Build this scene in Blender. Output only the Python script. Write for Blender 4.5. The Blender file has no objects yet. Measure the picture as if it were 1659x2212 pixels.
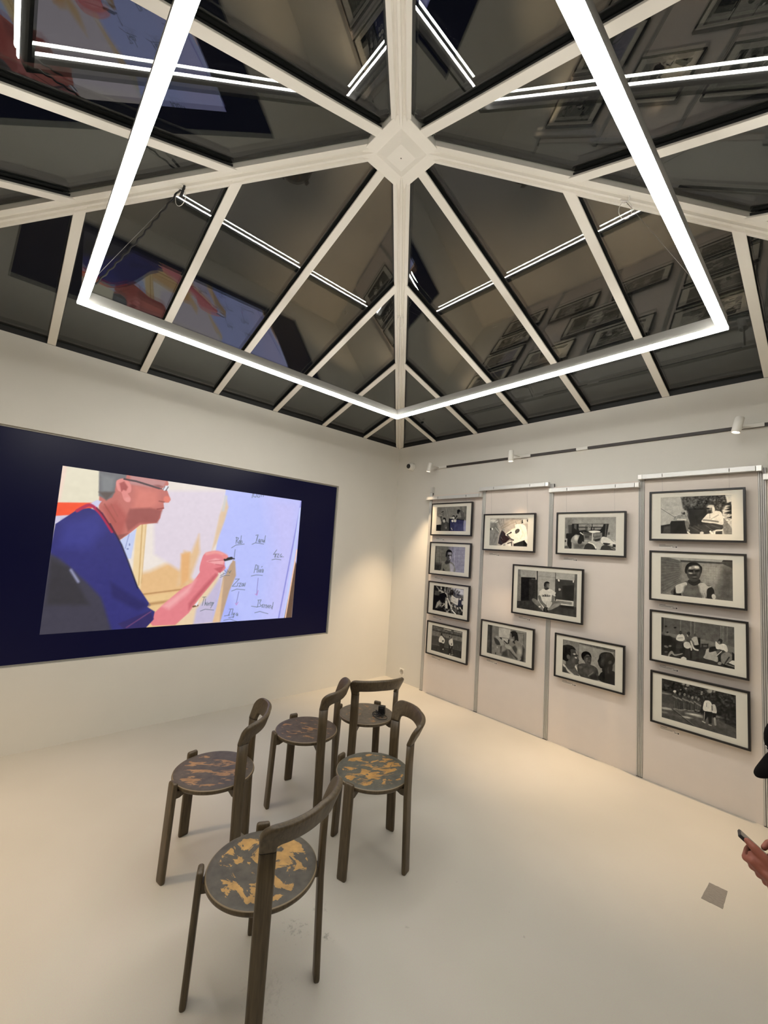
import bpy, bmesh, math, random
import numpy as np
from mathutils import Vector, Matrix

SCN = bpy.context.scene
COL = SCN.collection
random.seed(7)

# ------------------------------------------------------------------ camera
R_ = Vector((0.67501403, 0.73498008, 0.06450079))
U_ = Vector((0.02396754, -0.10922024, 0.99372858))
F_ = Vector((-0.7374155, 0.66923481, 0.09134086))
CAM_LOC = Vector((4.3136, -4.1464, 1.739))
cam_data = bpy.data.cameras.new('camera')
cam = bpy.data.objects.new('camera', cam_data)
COL.objects.link(cam)
m = Matrix.Identity(4)
for i in range(3):
    m[i][0] = R_[i]; m[i][1] = U_[i]; m[i][2] = -F_[i]; m[i][3] = CAM_LOC[i]
cam.matrix_world = m
cam_data.sensor_fit = 'VERTICAL'
cam_data.sensor_height = 36.0
cam_data.lens = 36.0 * 896.646 / 2212.0
cam_data.clip_start = 0.02
SCN.camera = cam

# ------------------------------------------------------------------ world, exposure
W = bpy.data.worlds.new('night'); SCN.world = W
W.use_nodes = True
W.node_tree.nodes['Background'].inputs['Color'].default_value = (0.010, 0.011, 0.012, 1)
W.node_tree.nodes['Background'].inputs['Strength'].default_value = 0.35
SCN.view_settings.view_transform = 'Standard'
SCN.view_settings.look = 'None'
SCN.view_settings.gamma = 1.0
SCN.view_settings.use_curve_mapping = False
SCN.view_settings.exposure = 0.0
LED_POWER = 53.0          # emission of the light tube diffuser
LED_COLOR = (1.0, 0.985, 0.945)
SPOT_WATT = 190.0          # warm track spots
SPOT_COLOR = (1.0, 0.74, 0.47)
SCREEN_GLOW = 1.0
SCN.cycles.max_bounces = 10
SCN.cycles.diffuse_bounces = 5
SCN.cycles.glossy_bounces = 5
SCN.cycles.transparent_max_bounces = 24
SCN.cycles.sample_clamp_indirect = 6.0
SCN.cycles.caustics_reflective = False
SCN.cycles.caustics_refractive = False
SCN.cycles.use_denoising = True

# ------------------------------------------------------------------ helpers
def lin(c):
    out = []
    for v in c[:3]:
        v = v / 255.0
        out.append(v / 12.92 if v <= 0.04045 else ((v + 0.055) / 1.055) ** 2.4)
    return tuple(out) + (1.0,)

def mat(name, rgb, rough=0.5, metal=0.0, var=0.0, vscale=40.0, bump=0.0, bscale=200.0, spec=0.5, stretch=None, coat=0.0):
    """procedural principled material with a little colour variation and bump"""
    M = bpy.data.materials.new(name); M.use_nodes = True
    nt = M.node_tree; b = nt.nodes['Principled BSDF']
    b.inputs['Roughness'].default_value = rough
    b.inputs['Metallic'].default_value = metal
    b.inputs['Specular IOR Level'].default_value = spec
    b.inputs['Coat Weight'].default_value = coat
    b.inputs['Base Color'].default_value = lin(rgb)
    tc = nt.nodes.new('ShaderNodeTexCoord')
    src = tc.outputs['Object']
    if stretch:
        mp = nt.nodes.new('ShaderNodeMapping'); mp.inputs['Scale'].default_value = stretch
        nt.links.new(src, mp.inputs['Vector']); src = mp.outputs['Vector']
    if var > 0:
        n = nt.nodes.new('ShaderNodeTexNoise'); n.inputs['Scale'].default_value = vscale; n.inputs['Detail'].default_value = 5
        nt.links.new(src, n.inputs['Vector'])
        r = nt.nodes.new('ShaderNodeMapRange')
        r.inputs['From Min'].default_value = 0.3; r.inputs['From Max'].default_value = 0.7
        r.inputs['To Min'].default_value = 1 - var; r.inputs['To Max'].default_value = 1 + var
        nt.links.new(n.outputs['Fac'], r.inputs['Value'])
        mx = nt.nodes.new('ShaderNodeVectorMath'); mx.operation = 'SCALE'
        mx.inputs[0].default_value = lin(rgb)[:3]
        nt.links.new(r.outputs['Result'], mx.inputs['Scale'])
        nt.links.new(mx.outputs['Vector'], b.inputs['Base Color'])
    if bump > 0:
        n2 = nt.nodes.new('ShaderNodeTexNoise'); n2.inputs['Scale'].default_value = bscale; n2.inputs['Detail'].default_value = 3
        nt.links.new(src, n2.inputs['Vector'])
        bp = nt.nodes.new('ShaderNodeBump'); bp.inputs['Strength'].default_value = bump; bp.inputs['Distance'].default_value = 0.002
        nt.links.new(n2.outputs['Fac'], bp.inputs['Height'])
        nt.links.new(bp.outputs['Normal'], b.inputs['Normal'])
    return M

def emis(name, rgb_lin, strength):
    M = bpy.data.materials.new(name); M.use_nodes = True
    nt = M.node_tree; b = nt.nodes['Principled BSDF']
    b.inputs['Base Color'].default_value = (0.8, 0.8, 0.8, 1)
    b.inputs['Emission Color'].default_value = tuple(rgb_lin) + (1,)
    b.inputs['Emission Strength'].default_value = strength
    return M

def glass(name, tint, ior, gloss=1.0, rough=0.0):
    """clear sheet: mirror reflection by Fresnel over a tinted see-through"""
    M = bpy.data.materials.new(name); M.use_nodes = True
    nt = M.node_tree; nt.nodes.clear()
    out = nt.nodes.new('ShaderNodeOutputMaterial')
    mix = nt.nodes.new('ShaderNodeMixShader')
    tr = nt.nodes.new('ShaderNodeBsdfTransparent'); tr.inputs['Color'].default_value = tuple(tint) + (1,)
    gl = nt.nodes.new('ShaderNodeBsdfGlossy'); gl.inputs['Roughness'].default_value = rough
    gl.inputs['Color'].default_value = (gloss, gloss, gloss, 1)
    fr = nt.nodes.new('ShaderNodeFresnel'); fr.inputs['IOR'].default_value = ior
    geo = nt.nodes.new('ShaderNodeNewGeometry')
    # same reflectance from either side of the sheet
    mm = nt.nodes.new('ShaderNodeMix'); mm.data_type = 'FLOAT'
    mm.inputs['A'].default_value = ior; mm.inputs['B'].default_value = 1.0 / ior
    nt.links.new(geo.outputs['Backfacing'], mm.inputs['Factor'])
    nt.links.new(mm.outputs['Result'], fr.inputs['IOR'])
    nt.links.new(fr.outputs['Fac'], mix.inputs['Fac'])
    nt.links.new(tr.outputs['BSDF'], mix.inputs[1]); nt.links.new(gl.outputs['BSDF'], mix.inputs[2])
    nt.links.new(mix.outputs['Shader'], out.inputs['Surface'])
    return M

def link(o, parent=None):
    COL.objects.link(o)
    if parent is not None: o.parent = parent
    return o

def tag(o, label=None, cat=None, group=None, kind=None):
    if label: o['label'] = label
    if cat: o['category'] = cat
    if group: o['group'] = group
    if kind: o['kind'] = kind
    return o

def thing(name, loc, label, cat, group=None, rz=0.0):
    o = bpy.data.objects.new(name, None); COL.objects.link(o)
    o.empty_display_size = 0.1
    o.location = loc; o.rotation_euler = (0, 0, rz)
    return tag(o, label, cat, group)

class B:
    """collects boxes, tubes, prisms into ONE mesh"""
    def __init__(s): s.bm = bmesh.new()
    def _mi(s, faces, mi):
        for f in faces: f.material_index = mi
    def box(s, x0, x1, y0, y1, z0, z1, mi=0, M=None):
        vs = [s.bm.verts.new(Vector(p)) for p in ((x0,y0,z0),(x1,y0,z0),(x1,y1,z0),(x0,y1,z0),(x0,y0,z1),(x1,y0,z1),(x1,y1,z1),(x0,y1,z1))]
        if M is not None:
            for v in vs: v.co = M @ v.co
        fs = [s.bm.faces.new([vs[i] for i in q]) for q in ((0,3,2,1),(4,5,6,7),(0,1,5,4),(1,2,6,5),(2,3,7,6),(3,0,4,7))]
        s._mi(fs, mi); return s
    def tube(s, pts, r, seg=10, mi=0, cap=True):
        pts = [Vector(p) for p in pts]
        rs = r if isinstance(r, (list, tuple)) else [r] * len(pts)
        rings = []
        up = None
        for i, p in enumerate(pts):
            t = (pts[min(i+1, len(pts)-1)] - pts[max(i-1, 0)]).normalized()
            if up is None:
                up = t.orthogonal().normalized()
            up = (up - t * up.dot(t))
            if up.length < 1e-6: up = t.orthogonal()
            up.normalize()
            sd = t.cross(up)
            rings.append([s.bm.verts.new(p + (up * math.cos(a) + sd * math.sin(a)) * rs[i]) for a in [2*math.pi*k/seg for k in range(seg)]])
        for a, b in zip(rings, rings[1:]):
            for k in range(seg):
                f = s.bm.faces.new((a[k], a[(k+1) % seg], b[(k+1) % seg], b[k])); f.material_index = mi; f.smooth = True
        if cap:
            f = s.bm.faces.new(rings[0][::-1]); f.material_index = mi
            f = s.bm.faces.new(rings[-1]); f.material_index = mi
        return s
    def lathe(s, prof, seg=48, mi=0, M=None):
        """prof: (r, z) pairs, turned round z"""
        rings = []
        for r, z in prof:
            if r < 1e-6:
                rings.append([s.bm.verts.new(Vector((0, 0, z)))])
            else:
                rings.append([s.bm.verts.new(Vector((r*math.cos(2*math.pi*k/seg), r*math.sin(2*math.pi*k/seg), z))) for k in range(seg)])
        if M is not None:
            for rg in rings:
                for v in rg: v.co = M @ v.co
        for a, b in zip(rings, rings[1:]):
            for k in range(seg):
                k2 = (k+1) % seg
                if len(a) == 1 and len(b) == 1: continue
                if len(a) == 1: q = (a[0], b[k], b[k2])
                elif len(b) == 1: q = (a[k], a[k2], b[0])
                else: q = (a[k], a[k2], b[k2], b[k])
                f = s.bm.faces.new(q); f.material_index = mi; f.smooth = True
        return s
    def loft(s, secs, mi=0, smooth=True):
        """secs: list of closed rings of points"""
        rings = [[s.bm.verts.new(Vector(p)) for p in q] for q in secs]
        n = len(rings[0])
        for a, b in zip(rings, rings[1:]):
            for k in range(n):
                f = s.bm.faces.new((a[k], a[(k+1) % n], b[(k+1) % n], b[k])); f.material_index = mi; f.smooth = smooth
        f = s.bm.faces.new(rings[0][::-1]); f.material_index = mi; f.smooth = smooth
        f = s.bm.faces.new(rings[-1]); f.material_index = mi; f.smooth = smooth
        return s
    def prism(s, poly, vec, mi=0, smooth=False):
        """polygon (3d points) extruded along vec"""
        a = [s.bm.verts.new(Vector(p)) for p in poly]; b = [s.bm.verts.new(Vector(p) + Vector(vec)) for p in poly]
        n = len(poly)
        fs = [s.bm.faces.new(a[::-1]), s.bm.faces.new(b)]
        for k in range(n): fs.append(s.bm.faces.new((a[k], a[(k+1) % n], b[(k+1) % n], b[k])))
        for f in fs: f.material_index = mi; f.smooth = smooth
        return s
    def ring(s, outer, inner, vec, mi=0):
        """frame between two polygons of equal count, extruded along vec"""
        n = len(outer); v = Vector(vec)
        O = [s.bm.verts.new(Vector(p)) for p in outer]; I = [s.bm.verts.new(Vector(p)) for p in inner]
        O2 = [s.bm.verts.new(Vector(p) + v) for p in outer]; I2 = [s.bm.verts.new(Vector(p) + v) for p in inner]
        for k in range(n):
            j = (k+1) % n
            for q in ((O[k], O[j], I[j], I[k]), (O2[j], O2[k], I2[k], I2[j]), (O[j], O[k], O2[k], O2[j]), (I[k], I[j], I2[j], I2[k])):
                f = s.bm.faces.new(q); f.material_index = mi
        return s
    def obj(s, name, mats, parent=None, bevel=0.0, seg=2, smooth=False):
        bmesh.ops.recalc_face_normals(s.bm, faces=s.bm.faces)
        me = bpy.data.meshes.new(name); s.bm.to_mesh(me); s.bm.free()
        for mm in (mats if isinstance(mats, (list, tuple)) else [mats]): me.materials.append(mm)
        if smooth:
            for p in me.polygons: p.use_smooth = True
        o = bpy.data.objects.new(name, me)
        link(o, parent)
        if bevel > 0:
            md = o.modifiers.new('bevel', 'BEVEL'); md.width = bevel; md.segments = seg; md.limit_method = 'ANGLE'; md.angle_limit = math.radians(40)
        return o

def rrect(c, u, v, hu, hv, r=0.8, n=5):
    """rounded rectangle ring: centre, axes, half sizes; r = corner radius as share of the smaller half"""
    rad = min(hu, hv) * r
    pts = []
    for sx, sy, a0 in ((1, 1, 0), (-1, 1, 90), (-1, -1, 180), (1, -1, 270)):
        for k in range(n):
            a = math.radians(a0 + 90 * k / (n - 1))
            pts.append(c + u * (sx * (hu - rad) + rad * math.cos(a)) + v * (sy * (hv - rad) + rad * math.sin(a)))
    return pts

def copy_tree(o, parent=None, remesh=()):
    c = o.copy(); COL.objects.link(c)
    if parent is not None: c.parent = parent
    for ch in list(o.children):
        copy_tree(ch, c)
    return c

# ------------------------------------------------------------------ painting of flat pictures (vertex colours of a fine grid)
class Pic:
    def __init__(s, W, H, corners, crop):
        """corners TL,TR,BR,BL of the print in drawing units, crop unused offset kept for units"""
        s.W, s.H = W, H
        src = [(0, 0), (1, 0), (1, 1), (0, 1)]
        A = []
        for (u, v), (x, y) in zip(src, corners):
            A.append([u, v, 1, 0, 0, 0, -u*x, -v*x, x]); A.append([0, 0, 0, u, v, 1, -u*y, -v*y, y])
        A = np.array(A, float)
        h = np.linalg.solve(A[:, :8], A[:, 8])
        u, v = np.meshgrid(np.linspace(0, 1, W), np.linspace(0, 1, H))
        d = h[6]*u + h[7]*v + 1
        s.X = (h[0]*u + h[1]*v + h[2]) / d; s.Y = (h[3]*u + h[4]*v + h[5]) / d
        s.u, s.v = u, v
        s.px = (corners[1][0] - corners[0][0]) / W
        s.C = np.zeros((H, W, 3))
        s.rng = np.random.default_rng(W * 31 + H + int(corners[0][0]))
        s.scale = 1.0; s.ox = 0.0; s.oy = 0.0
    def units(s, ox, oy, k):
        s.ox, s.oy, s.scale = ox, oy, k
        return s
    def _c(s, c): return np.array(c if isinstance(c, (tuple, list)) else (c, c*0.985, c*0.94), float)
    def _put(s, a, c):
        s.C = s.C * (1 - a[..., None]) + s._c(c) * a[..., None]
    def _t(s, pts): return [(s.ox + p[0] / s.scale, s.oy + p[1] / s.scale) for p in pts]
    def fill(s, c): s.C[:] = s._c(c); return s
    def vgrad(s, c0, c1):
        s.C[:] = s._c(c0) * (1 - s.v[..., None]) + s._c(c1) * s.v[..., None]; return s
    def poly(s, pts, c, soft=None, sm=False, a=1.0):
        pts = list(pts)
        if sm: pts = catmull(pts)
        P = s._t(pts); n = len(P)
        soft = s.px * 1.0 if soft is None else soft / s.scale
        xs = [p[0] for p in P]; ys = [p[1] for p in P]
        sel = (s.X > min(xs)-2*soft) & (s.X < max(xs)+2*soft) & (s.Y > min(ys)-2*soft) & (s.Y < max(ys)+2*soft)
        X = s.X[sel]; Y = s.Y[sel]
        if X.size == 0: return s
        ins = np.zeros(X.shape, bool); dm = np.full(X.shape, 1e9)
        for k in range(n):
            x0, y0 = P[k]; x1, y1 = P[(k+1) % n]
            if y0 != y1:
                cnd = ((y0 > Y) != (y1 > Y)) & (X < (x1-x0)*(Y-y0)/(y1-y0)+x0)
                ins ^= cnd
            dx, dy = x1-x0, y1-y0; L = dx*dx+dy*dy+1e-12
            t = np.clip(((X-x0)*dx+(Y-y0)*dy)/L, 0, 1)
            dm = np.minimum(dm, (X-x0-t*dx)**2+(Y-y0-t*dy)**2)
        d = np.sqrt(dm) * np.where(ins, 1, -1)
        m = np.zeros(s.X.shape); m[sel] = np.clip(0.5 + d/soft, 0, 1) * a
        s._put(m, c); return s
    def ell(s, cx, cy, rx, ry, c, rot=0, soft=None, a=1.0):
        (x, y), = s._t([(cx, cy)]); rx /= s.scale; ry /= s.scale
        soft = s.px if soft is None else soft / s.scale
        r = math.radians(rot); dx = s.X-x; dy = s.Y-y
        p = (dx*math.cos(r)+dy*math.sin(r))/rx; q = (-dx*math.sin(r)+dy*math.cos(r))/ry
        rr = np.sqrt(p*p+q*q)
        m = np.clip(0.5 + (1-rr)*min(rx, ry)/soft, 0, 1) * a
        s._put(m, c); return s
    def line(s, pts, w, c, soft=None, a=1.0, sm=False):
        if sm: pts = catmull(list(pts), False)
        P = s._t(pts); w = w / s.scale / 2
        soft = s.px if soft is None else soft / s.scale
        dm = np.full(s.X.shape, 1e9)
        for (x0, y0), (x1, y1) in zip(P, P[1:]):
            dx, dy = x1-x0, y1-y0; L = dx*dx+dy*dy+1e-12
            t = np.clip(((s.X-x0)*dx+(s.Y-y0)*dy)/L, 0, 1)
            dm = np.minimum(dm, (s.X-x0-t*dx)**2+(s.Y-y0-t*dy)**2)
        m = np.clip(0.5 + (w-np.sqrt(dm))/soft, 0, 1) * a
        s._put(m, c); return s
    def noise(s, size, amp, pts=None, stretch=1.0):
        """smooth value noise added inside an optional polygon (brightness)"""
        h = max(2, int(s.H/size)+2); w = max(2, int(s.W/(size*stretch))+2)
        g = s.rng.normal(0, 1, (h, w))
        yy = np.linspace(0, h-1.001, s.H); xx = np.linspace(0, w-1.001, s.W)
        y0 = yy.astype(int); x0 = xx.astype(int); fy = (yy-y0)[:, None]; fx = (xx-x0)[None]
        n = g[y0][:, x0]*(1-fy)*(1-fx)+g[y0+1][:, x0]*fy*(1-fx)+g[y0][:, x0+1]*(1-fy)*fx+g[y0+1][:, x0+1]*fy*fx
        mask = 1.0
        if pts is not None:
            keep = s.C.copy(); s.C[:] = 0; s.poly(pts, (1, 1, 1)); mask = s.C[..., 0]; s.C = keep
        s.C = np.clip(s.C + (n*amp*mask)[..., None], 0, 255); return s
    def curve(s, g):
        s.C = 255.0*(np.clip(s.C, 0, 255)/255.0)**g; return s
    def mesh(s, name, w, h, m, parent, gain=1.12, emit=False):
        """grid in local x (right) / z (up), facing -y, lower left corner at origin"""
        W_, H_ = s.W, s.H
        x = s.u * w; z = (1 - s.v) * h
        co = np.stack([x, np.zeros_like(x), z], -1).reshape(-1, 3)
        idx = np.arange(W_*H_).reshape(H_, W_)
        q = np.stack([idx[1:, :-1], idx[1:, 1:], idx[:-1, 1:], idx[:-1, :-1]], -1).reshape(-1, 4)
        me = bpy.data.meshes.new(name)
        me.from_pydata(co.tolist(), [], q.tolist())
        c = np.clip(s.C * gain / 255.0, 0, 1)
        c = np.where(c <= 0.04045, c/12.92, ((c+0.055)/1.055)**2.4)
        rgba = np.concatenate([c, np.ones((H_, W_, 1))], -1).reshape(-1).astype(np.float32)
        at = me.color_attributes.new('print', 'FLOAT_COLOR', 'POINT')
        at.data.foreach_set('color', rgba)
        me.materials.append(m)
        o = bpy.data.objects.new(name, me); link(o, parent)
        return o

def catmull(P, closed=True, k=6):
    n = len(P); out = []
    rng = range(n) if closed else range(n-1)
    for i in rng:
        if closed: p0, p1, p2, p3 = P[i-1], P[i], P[(i+1) % n], P[(i+2) % n]
        else: p0, p1, p2, p3 = P[max(i-1, 0)], P[i], P[i+1], P[min(i+2, n-1)]
        for j in range(k):
            t = j/k
            out.append(tuple(0.5*((2*b)+(-a+c)*t+(2*a-5*b+4*c-d)*t*t+(-a+3*b-3*c+d)*t**3) for a, b, c, d in zip(p0, p1, p2, p3)))
    if not closed: out.append(P[-1])
    return out

def print_mat(name, rough=0.4):
    M = bpy.data.materials.new(name); M.use_nodes = True
    nt = M.node_tree; b = nt.nodes['Principled BSDF']
    at = nt.nodes.new('ShaderNodeAttribute'); at.attribute_name = 'print'
    nt.links.new(at.outputs['Color'], b.inputs['Base Color'])
    b.inputs['Roughness'].default_value = rough
    b.inputs['Specular IOR Level'].default_value = 0.12
    return M

# ------------------------------------------------------------------ materials
M_wall = mat('wall_paint', (219, 215, 205), rough=0.75, var=0.015, vscale=3, bump=0.12, bscale=160, spec=0.3)
M_white = mat('white_enamel', (226, 221, 209), rough=0.5, var=0.01, vscale=20)
M_gasket = mat('black_gasket', (16, 16, 15), rough=0.6)
M_black = mat('black_lacquer', (18, 15, 14), rough=0.35)
M_alu = mat('aluminium_profile', (214, 212, 206), rough=0.36, metal=0.5, var=0.04, vscale=60, stretch=(1, 1, 0.03))
M_rail = mat('silver_rail', (214, 213, 209), rough=0.42, metal=0.35, var=0.02, vscale=30)
M_panel = mat('panel_board', (224, 213, 202), rough=0.7, var=0.015, vscale=8, bump=0.06, bscale=300, spec=0.3)
M_matboard = mat('mat_board', (233, 228, 214), rough=0.8, var=0.01, vscale=30)
M_plastic = mat('white_plastic', (232, 229, 220), rough=0.4)
M_dark = mat('dark_metal', (52, 45, 42), rough=0.5)
M_cable = mat('black_cable', (18, 17, 17), rough=0.5)
M_wire = mat('steel_wire', (150, 148, 142), rough=0.4, metal=0.7)
M_led_house = mat('lamp_aluminium', (150, 148, 142), rough=0.45, metal=0.5)
M_led = emis('lamp_diffuser', LED_COLOR, LED_POWER)
M_spot_lens = emis('spot_lens', (1.0, 0.85, 0.66), 10.0)
M_pane = glass('skylight_glass', (0.80, 0.83, 0.80), 1.82)
M_picglass = glass('picture_glass', (0.985, 0.985, 0.98), 1.24)

SCUFFS = ((2.72, -2.89, 0.10, 1.0, 34, 0.55), (2.60, -2.97, 0.17, 1.0, 40, 0.40), (2.58, -2.83, 0.12, 1.0, 50, 0.32), (2.91, -2.56, 0.035, 1.0, 26, 0.32), (3.29, -2.17, 0.030, 1.0, 24, 0.5), (3.17, -2.10, 0.022, 1.0, 30, 0.4),
          (2.89, -2.16, 0.022, 1.0, 40, 0.45), (3.19, -1.10, 0.02, 1.0, 40, 0.5), (1.66, -3.96, 0.03, 1.0, 40, 0.4), (2.40, -1.94, 0.022, 1.0, 40, 0.5), (2.78, -3.20, 0.30, 1.0, 46, 0.16))
def floor_material():
    M = bpy.data.materials.new('epoxy_floor'); M.use_nodes = True
    nt = M.node_tree; b = nt.nodes['Principled BSDF']; L = nt.links
    tc = nt.nodes.new('ShaderNodeTexCoord')
    n1 = nt.nodes.new('ShaderNodeTexNoise'); n1.inputs['Scale'].default_value = 1.1; n1.inputs['Detail'].default_value = 3
    n2 = nt.nodes.new('ShaderNodeTexNoise'); n2.inputs['Scale'].default_value = 260; n2.inputs['Detail'].default_value = 2
    L.new(tc.outputs['Object'], n1.inputs['Vector']); L.new(tc.outputs['Object'], n2.inputs['Vector'])
    r1 = nt.nodes.new('ShaderNodeValToRGB')
    r1.color_ramp.elements[0].position = 0.35; r1.color_ramp.elements[0].color = lin((199, 193, 180))
    r1.color_ramp.elements[1].position = 0.65; r1.color_ramp.elements[1].color = lin((205, 199, 187))
    L.new(n1.outputs['Fac'], r1.inputs['Fac'])
    col = r1.outputs['Color']
    mx = nt.nodes.new('ShaderNodeMix'); mx.data_type = 'RGBA'; mx.blend_type = 'MULTIPLY'; mx.inputs['Factor'].default_value = 0.14
    L.new(col, mx.inputs['A']); L.new(n2.outputs['Color'], mx.inputs['B']); col = mx.outputs['Result']
    # scuffs and shoe marks: dark speckle inside a few worn patches, each with a place of its own on the floor
    for (x, y, rad, sx, sc, amt) in SCUFFS:
        vs = nt.nodes.new('ShaderNodeVectorMath'); vs.operation = 'SUBTRACT'; vs.inputs[1].default_value = (x, y, 0)
        L.new(tc.outputs['Object'], vs.inputs[0])
        vm = nt.nodes.new('ShaderNodeVectorMath'); vm.operation = 'MULTIPLY'; vm.inputs[1].default_value = (1, sx, 1)
        L.new(vs.outputs['Vector'], vm.inputs[0])
        ln = nt.nodes.new('ShaderNodeVectorMath'); ln.operation = 'LENGTH'; L.new(vm.outputs['Vector'], ln.inputs[0])
        mr = nt.nodes.new('ShaderNodeMapRange'); mr.inputs['From Min'].default_value = 0; mr.inputs['From Max'].default_value = rad
        mr.inputs['To Min'].default_value = 0.34; mr.inputs['To Max'].default_value = 0.0
        L.new(ln.outputs['Value'], mr.inputs['Value'])
        nn = nt.nodes.new('ShaderNodeTexNoise'); nn.inputs['Scale'].default_value = sc; nn.inputs['Detail'].default_value = 6; nn.inputs['Roughness'].default_value = 0.7
        L.new(tc.outputs['Object'], nn.inputs['Vector'])
        ad = nt.nodes.new('ShaderNodeMath'); ad.operation = 'ADD'; L.new(mr.outputs['Result'], ad.inputs[0]); L.new(nn.outputs['Fac'], ad.inputs[1])
        th = nt.nodes.new('ShaderNodeMapRange'); th.inputs['From Min'].default_value = 0.78; th.inputs['From Max'].default_value = 0.92
        th.inputs['To Min'].default_value = 0; th.inputs['To Max'].default_value = amt
        L.new(ad.outputs['Value'], th.inputs['Value'])
        m2 = nt.nodes.new('ShaderNodeMix'); m2.data_type = 'RGBA'; m2.inputs['B'].default_value = lin((92, 84, 72))
        L.new(th.outputs['Result'], m2.inputs['Factor']); L.new(col, m2.inputs['A']); col = m2.outputs['Result']
    L.new(col, b.inputs['Base Color'])
    b.inputs['Roughness'].default_value = 0.42
    b.inputs['Specular IOR Level'].default_value = 0.42
    bp = nt.nodes.new('ShaderNodeBump'); bp.inputs['Strength'].default_value = 0.10; bp.inputs['Distance'].default_value = 0.001
    L.new(n2.outputs['Fac'], bp.inputs['Height']); L.new(bp.outputs['Normal'], b.inputs['Normal'])
    return M
M_floor = floor_material()

# ------------------------------------------------------------------ room shell
SX, SY, EH = 5.3146, 5.3638, 3.234          # plan of the room and height of the eave
APEX = Vector((SX/2 - 0.0228, -SY/2 + 0.0125, 4.108))
T = 0.15
def struct(o, kind='structure'):
    o['kind'] = kind
    return o
b = B(); b.box(-T, SX+T, -SY-T, T, -0.12, 0.0); struct(b.obj('floor', M_floor))
# left wall with the recess of the video screen (y -4.36 .. -1.038, z .657 .. 2.516)
SCR = (-4.36, -1.038, 0.657, 2.516)
for bx_ in ((-T, 0, -SY-T, SCR[0], 0, EH), (-T, 0, SCR[1], T, 0, EH), (-T, 0, SCR[0], SCR[1], 0, SCR[2]), (-T, 0, SCR[0], SCR[1], SCR[3], EH), (-T, -0.10, SCR[0], SCR[1], SCR[2], SCR[3])):
    b = B(); b.box(*bx_); struct(b.obj('wall_left', M_wall))
b = B(); b.box(0, SX+T, 0, T, 0, EH); struct(b.obj('wall_right', M_wall))
# wall behind the camera with a doorway, and the wall on the camera's right
b = B(); b.box(0, 3.55, -SY-T, -SY, 0, EH); b.box(4.95, SX+T, -SY-T, -SY, 0, EH); b.box(3.55, 4.95, -SY-T, -SY, 2.45, EH); struct(b.obj('wall_back', M_wall))
b = B(); b.box(SX, SX+T, -SY, -4.95, 0, EH); b.box(SX, SX+T, -3.35, 0, 0, EH); b.box(SX, SX+T, -4.95, -3.35, 2.75, EH); b.box(SX, SX+T, -4.95, -3.35, 0, 0.55); struct(b.obj('wall_front', M_wall))
# dark doorway and night window behind the camera (seen only as reflections in the roof)
M_nightglass = mat('night_glass', (14, 16, 22), rough=0.08)
d = struct(bpy.data.objects.new('door_1', None)); COL.objects.link(d); d.location = (4.25, -SY-0.1, 0)
b = B(); b.box(-0.70, 0.70, -0.02, 0.02, 0.0, 2.45); b.obj('door_leaf', M_nightglass, d)
b = B(); b.ring([(-0.70, 0.03, 0), (0.70, 0.03, 0), (0.70, 0.03, 2.45), (-0.70, 0.03, 2.45)], [(-0.63, 0.03, 0.07), (0.63, 0.03, 0.07), (0.63, 0.03, 2.38), (-0.63, 0.03, 2.38)], (0, 0.05, 0)); b.obj('door_frame', M_dark, d)
w = struct(bpy.data.objects.new('window_41', None)); COL.objects.link(w); w.location = (SX+0.1, -4.15, 0.55)
b = B(); b.box(-0.02, 0.02, -0.80, 0.80, 0, 2.2); b.obj('pane', M_nightglass, w)
b = B()
b.ring([(-0.06, -0.80, 0), (-0.06, 0.80, 0), (-0.06, 0.80, 2.2), (-0.06, -0.80, 2.2)], [(-0.06, -0.73, 0.07), (-0.06, 0.73, 0.07), (-0.06, 0.73, 2.13), (-0.06, -0.73, 2.13)], (0.04, 0, 0))
b.box(-0.06, -0.02, -0.03, 0.03, 0.07, 2.13); b.obj('window_frame', M_dark, w)

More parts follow.
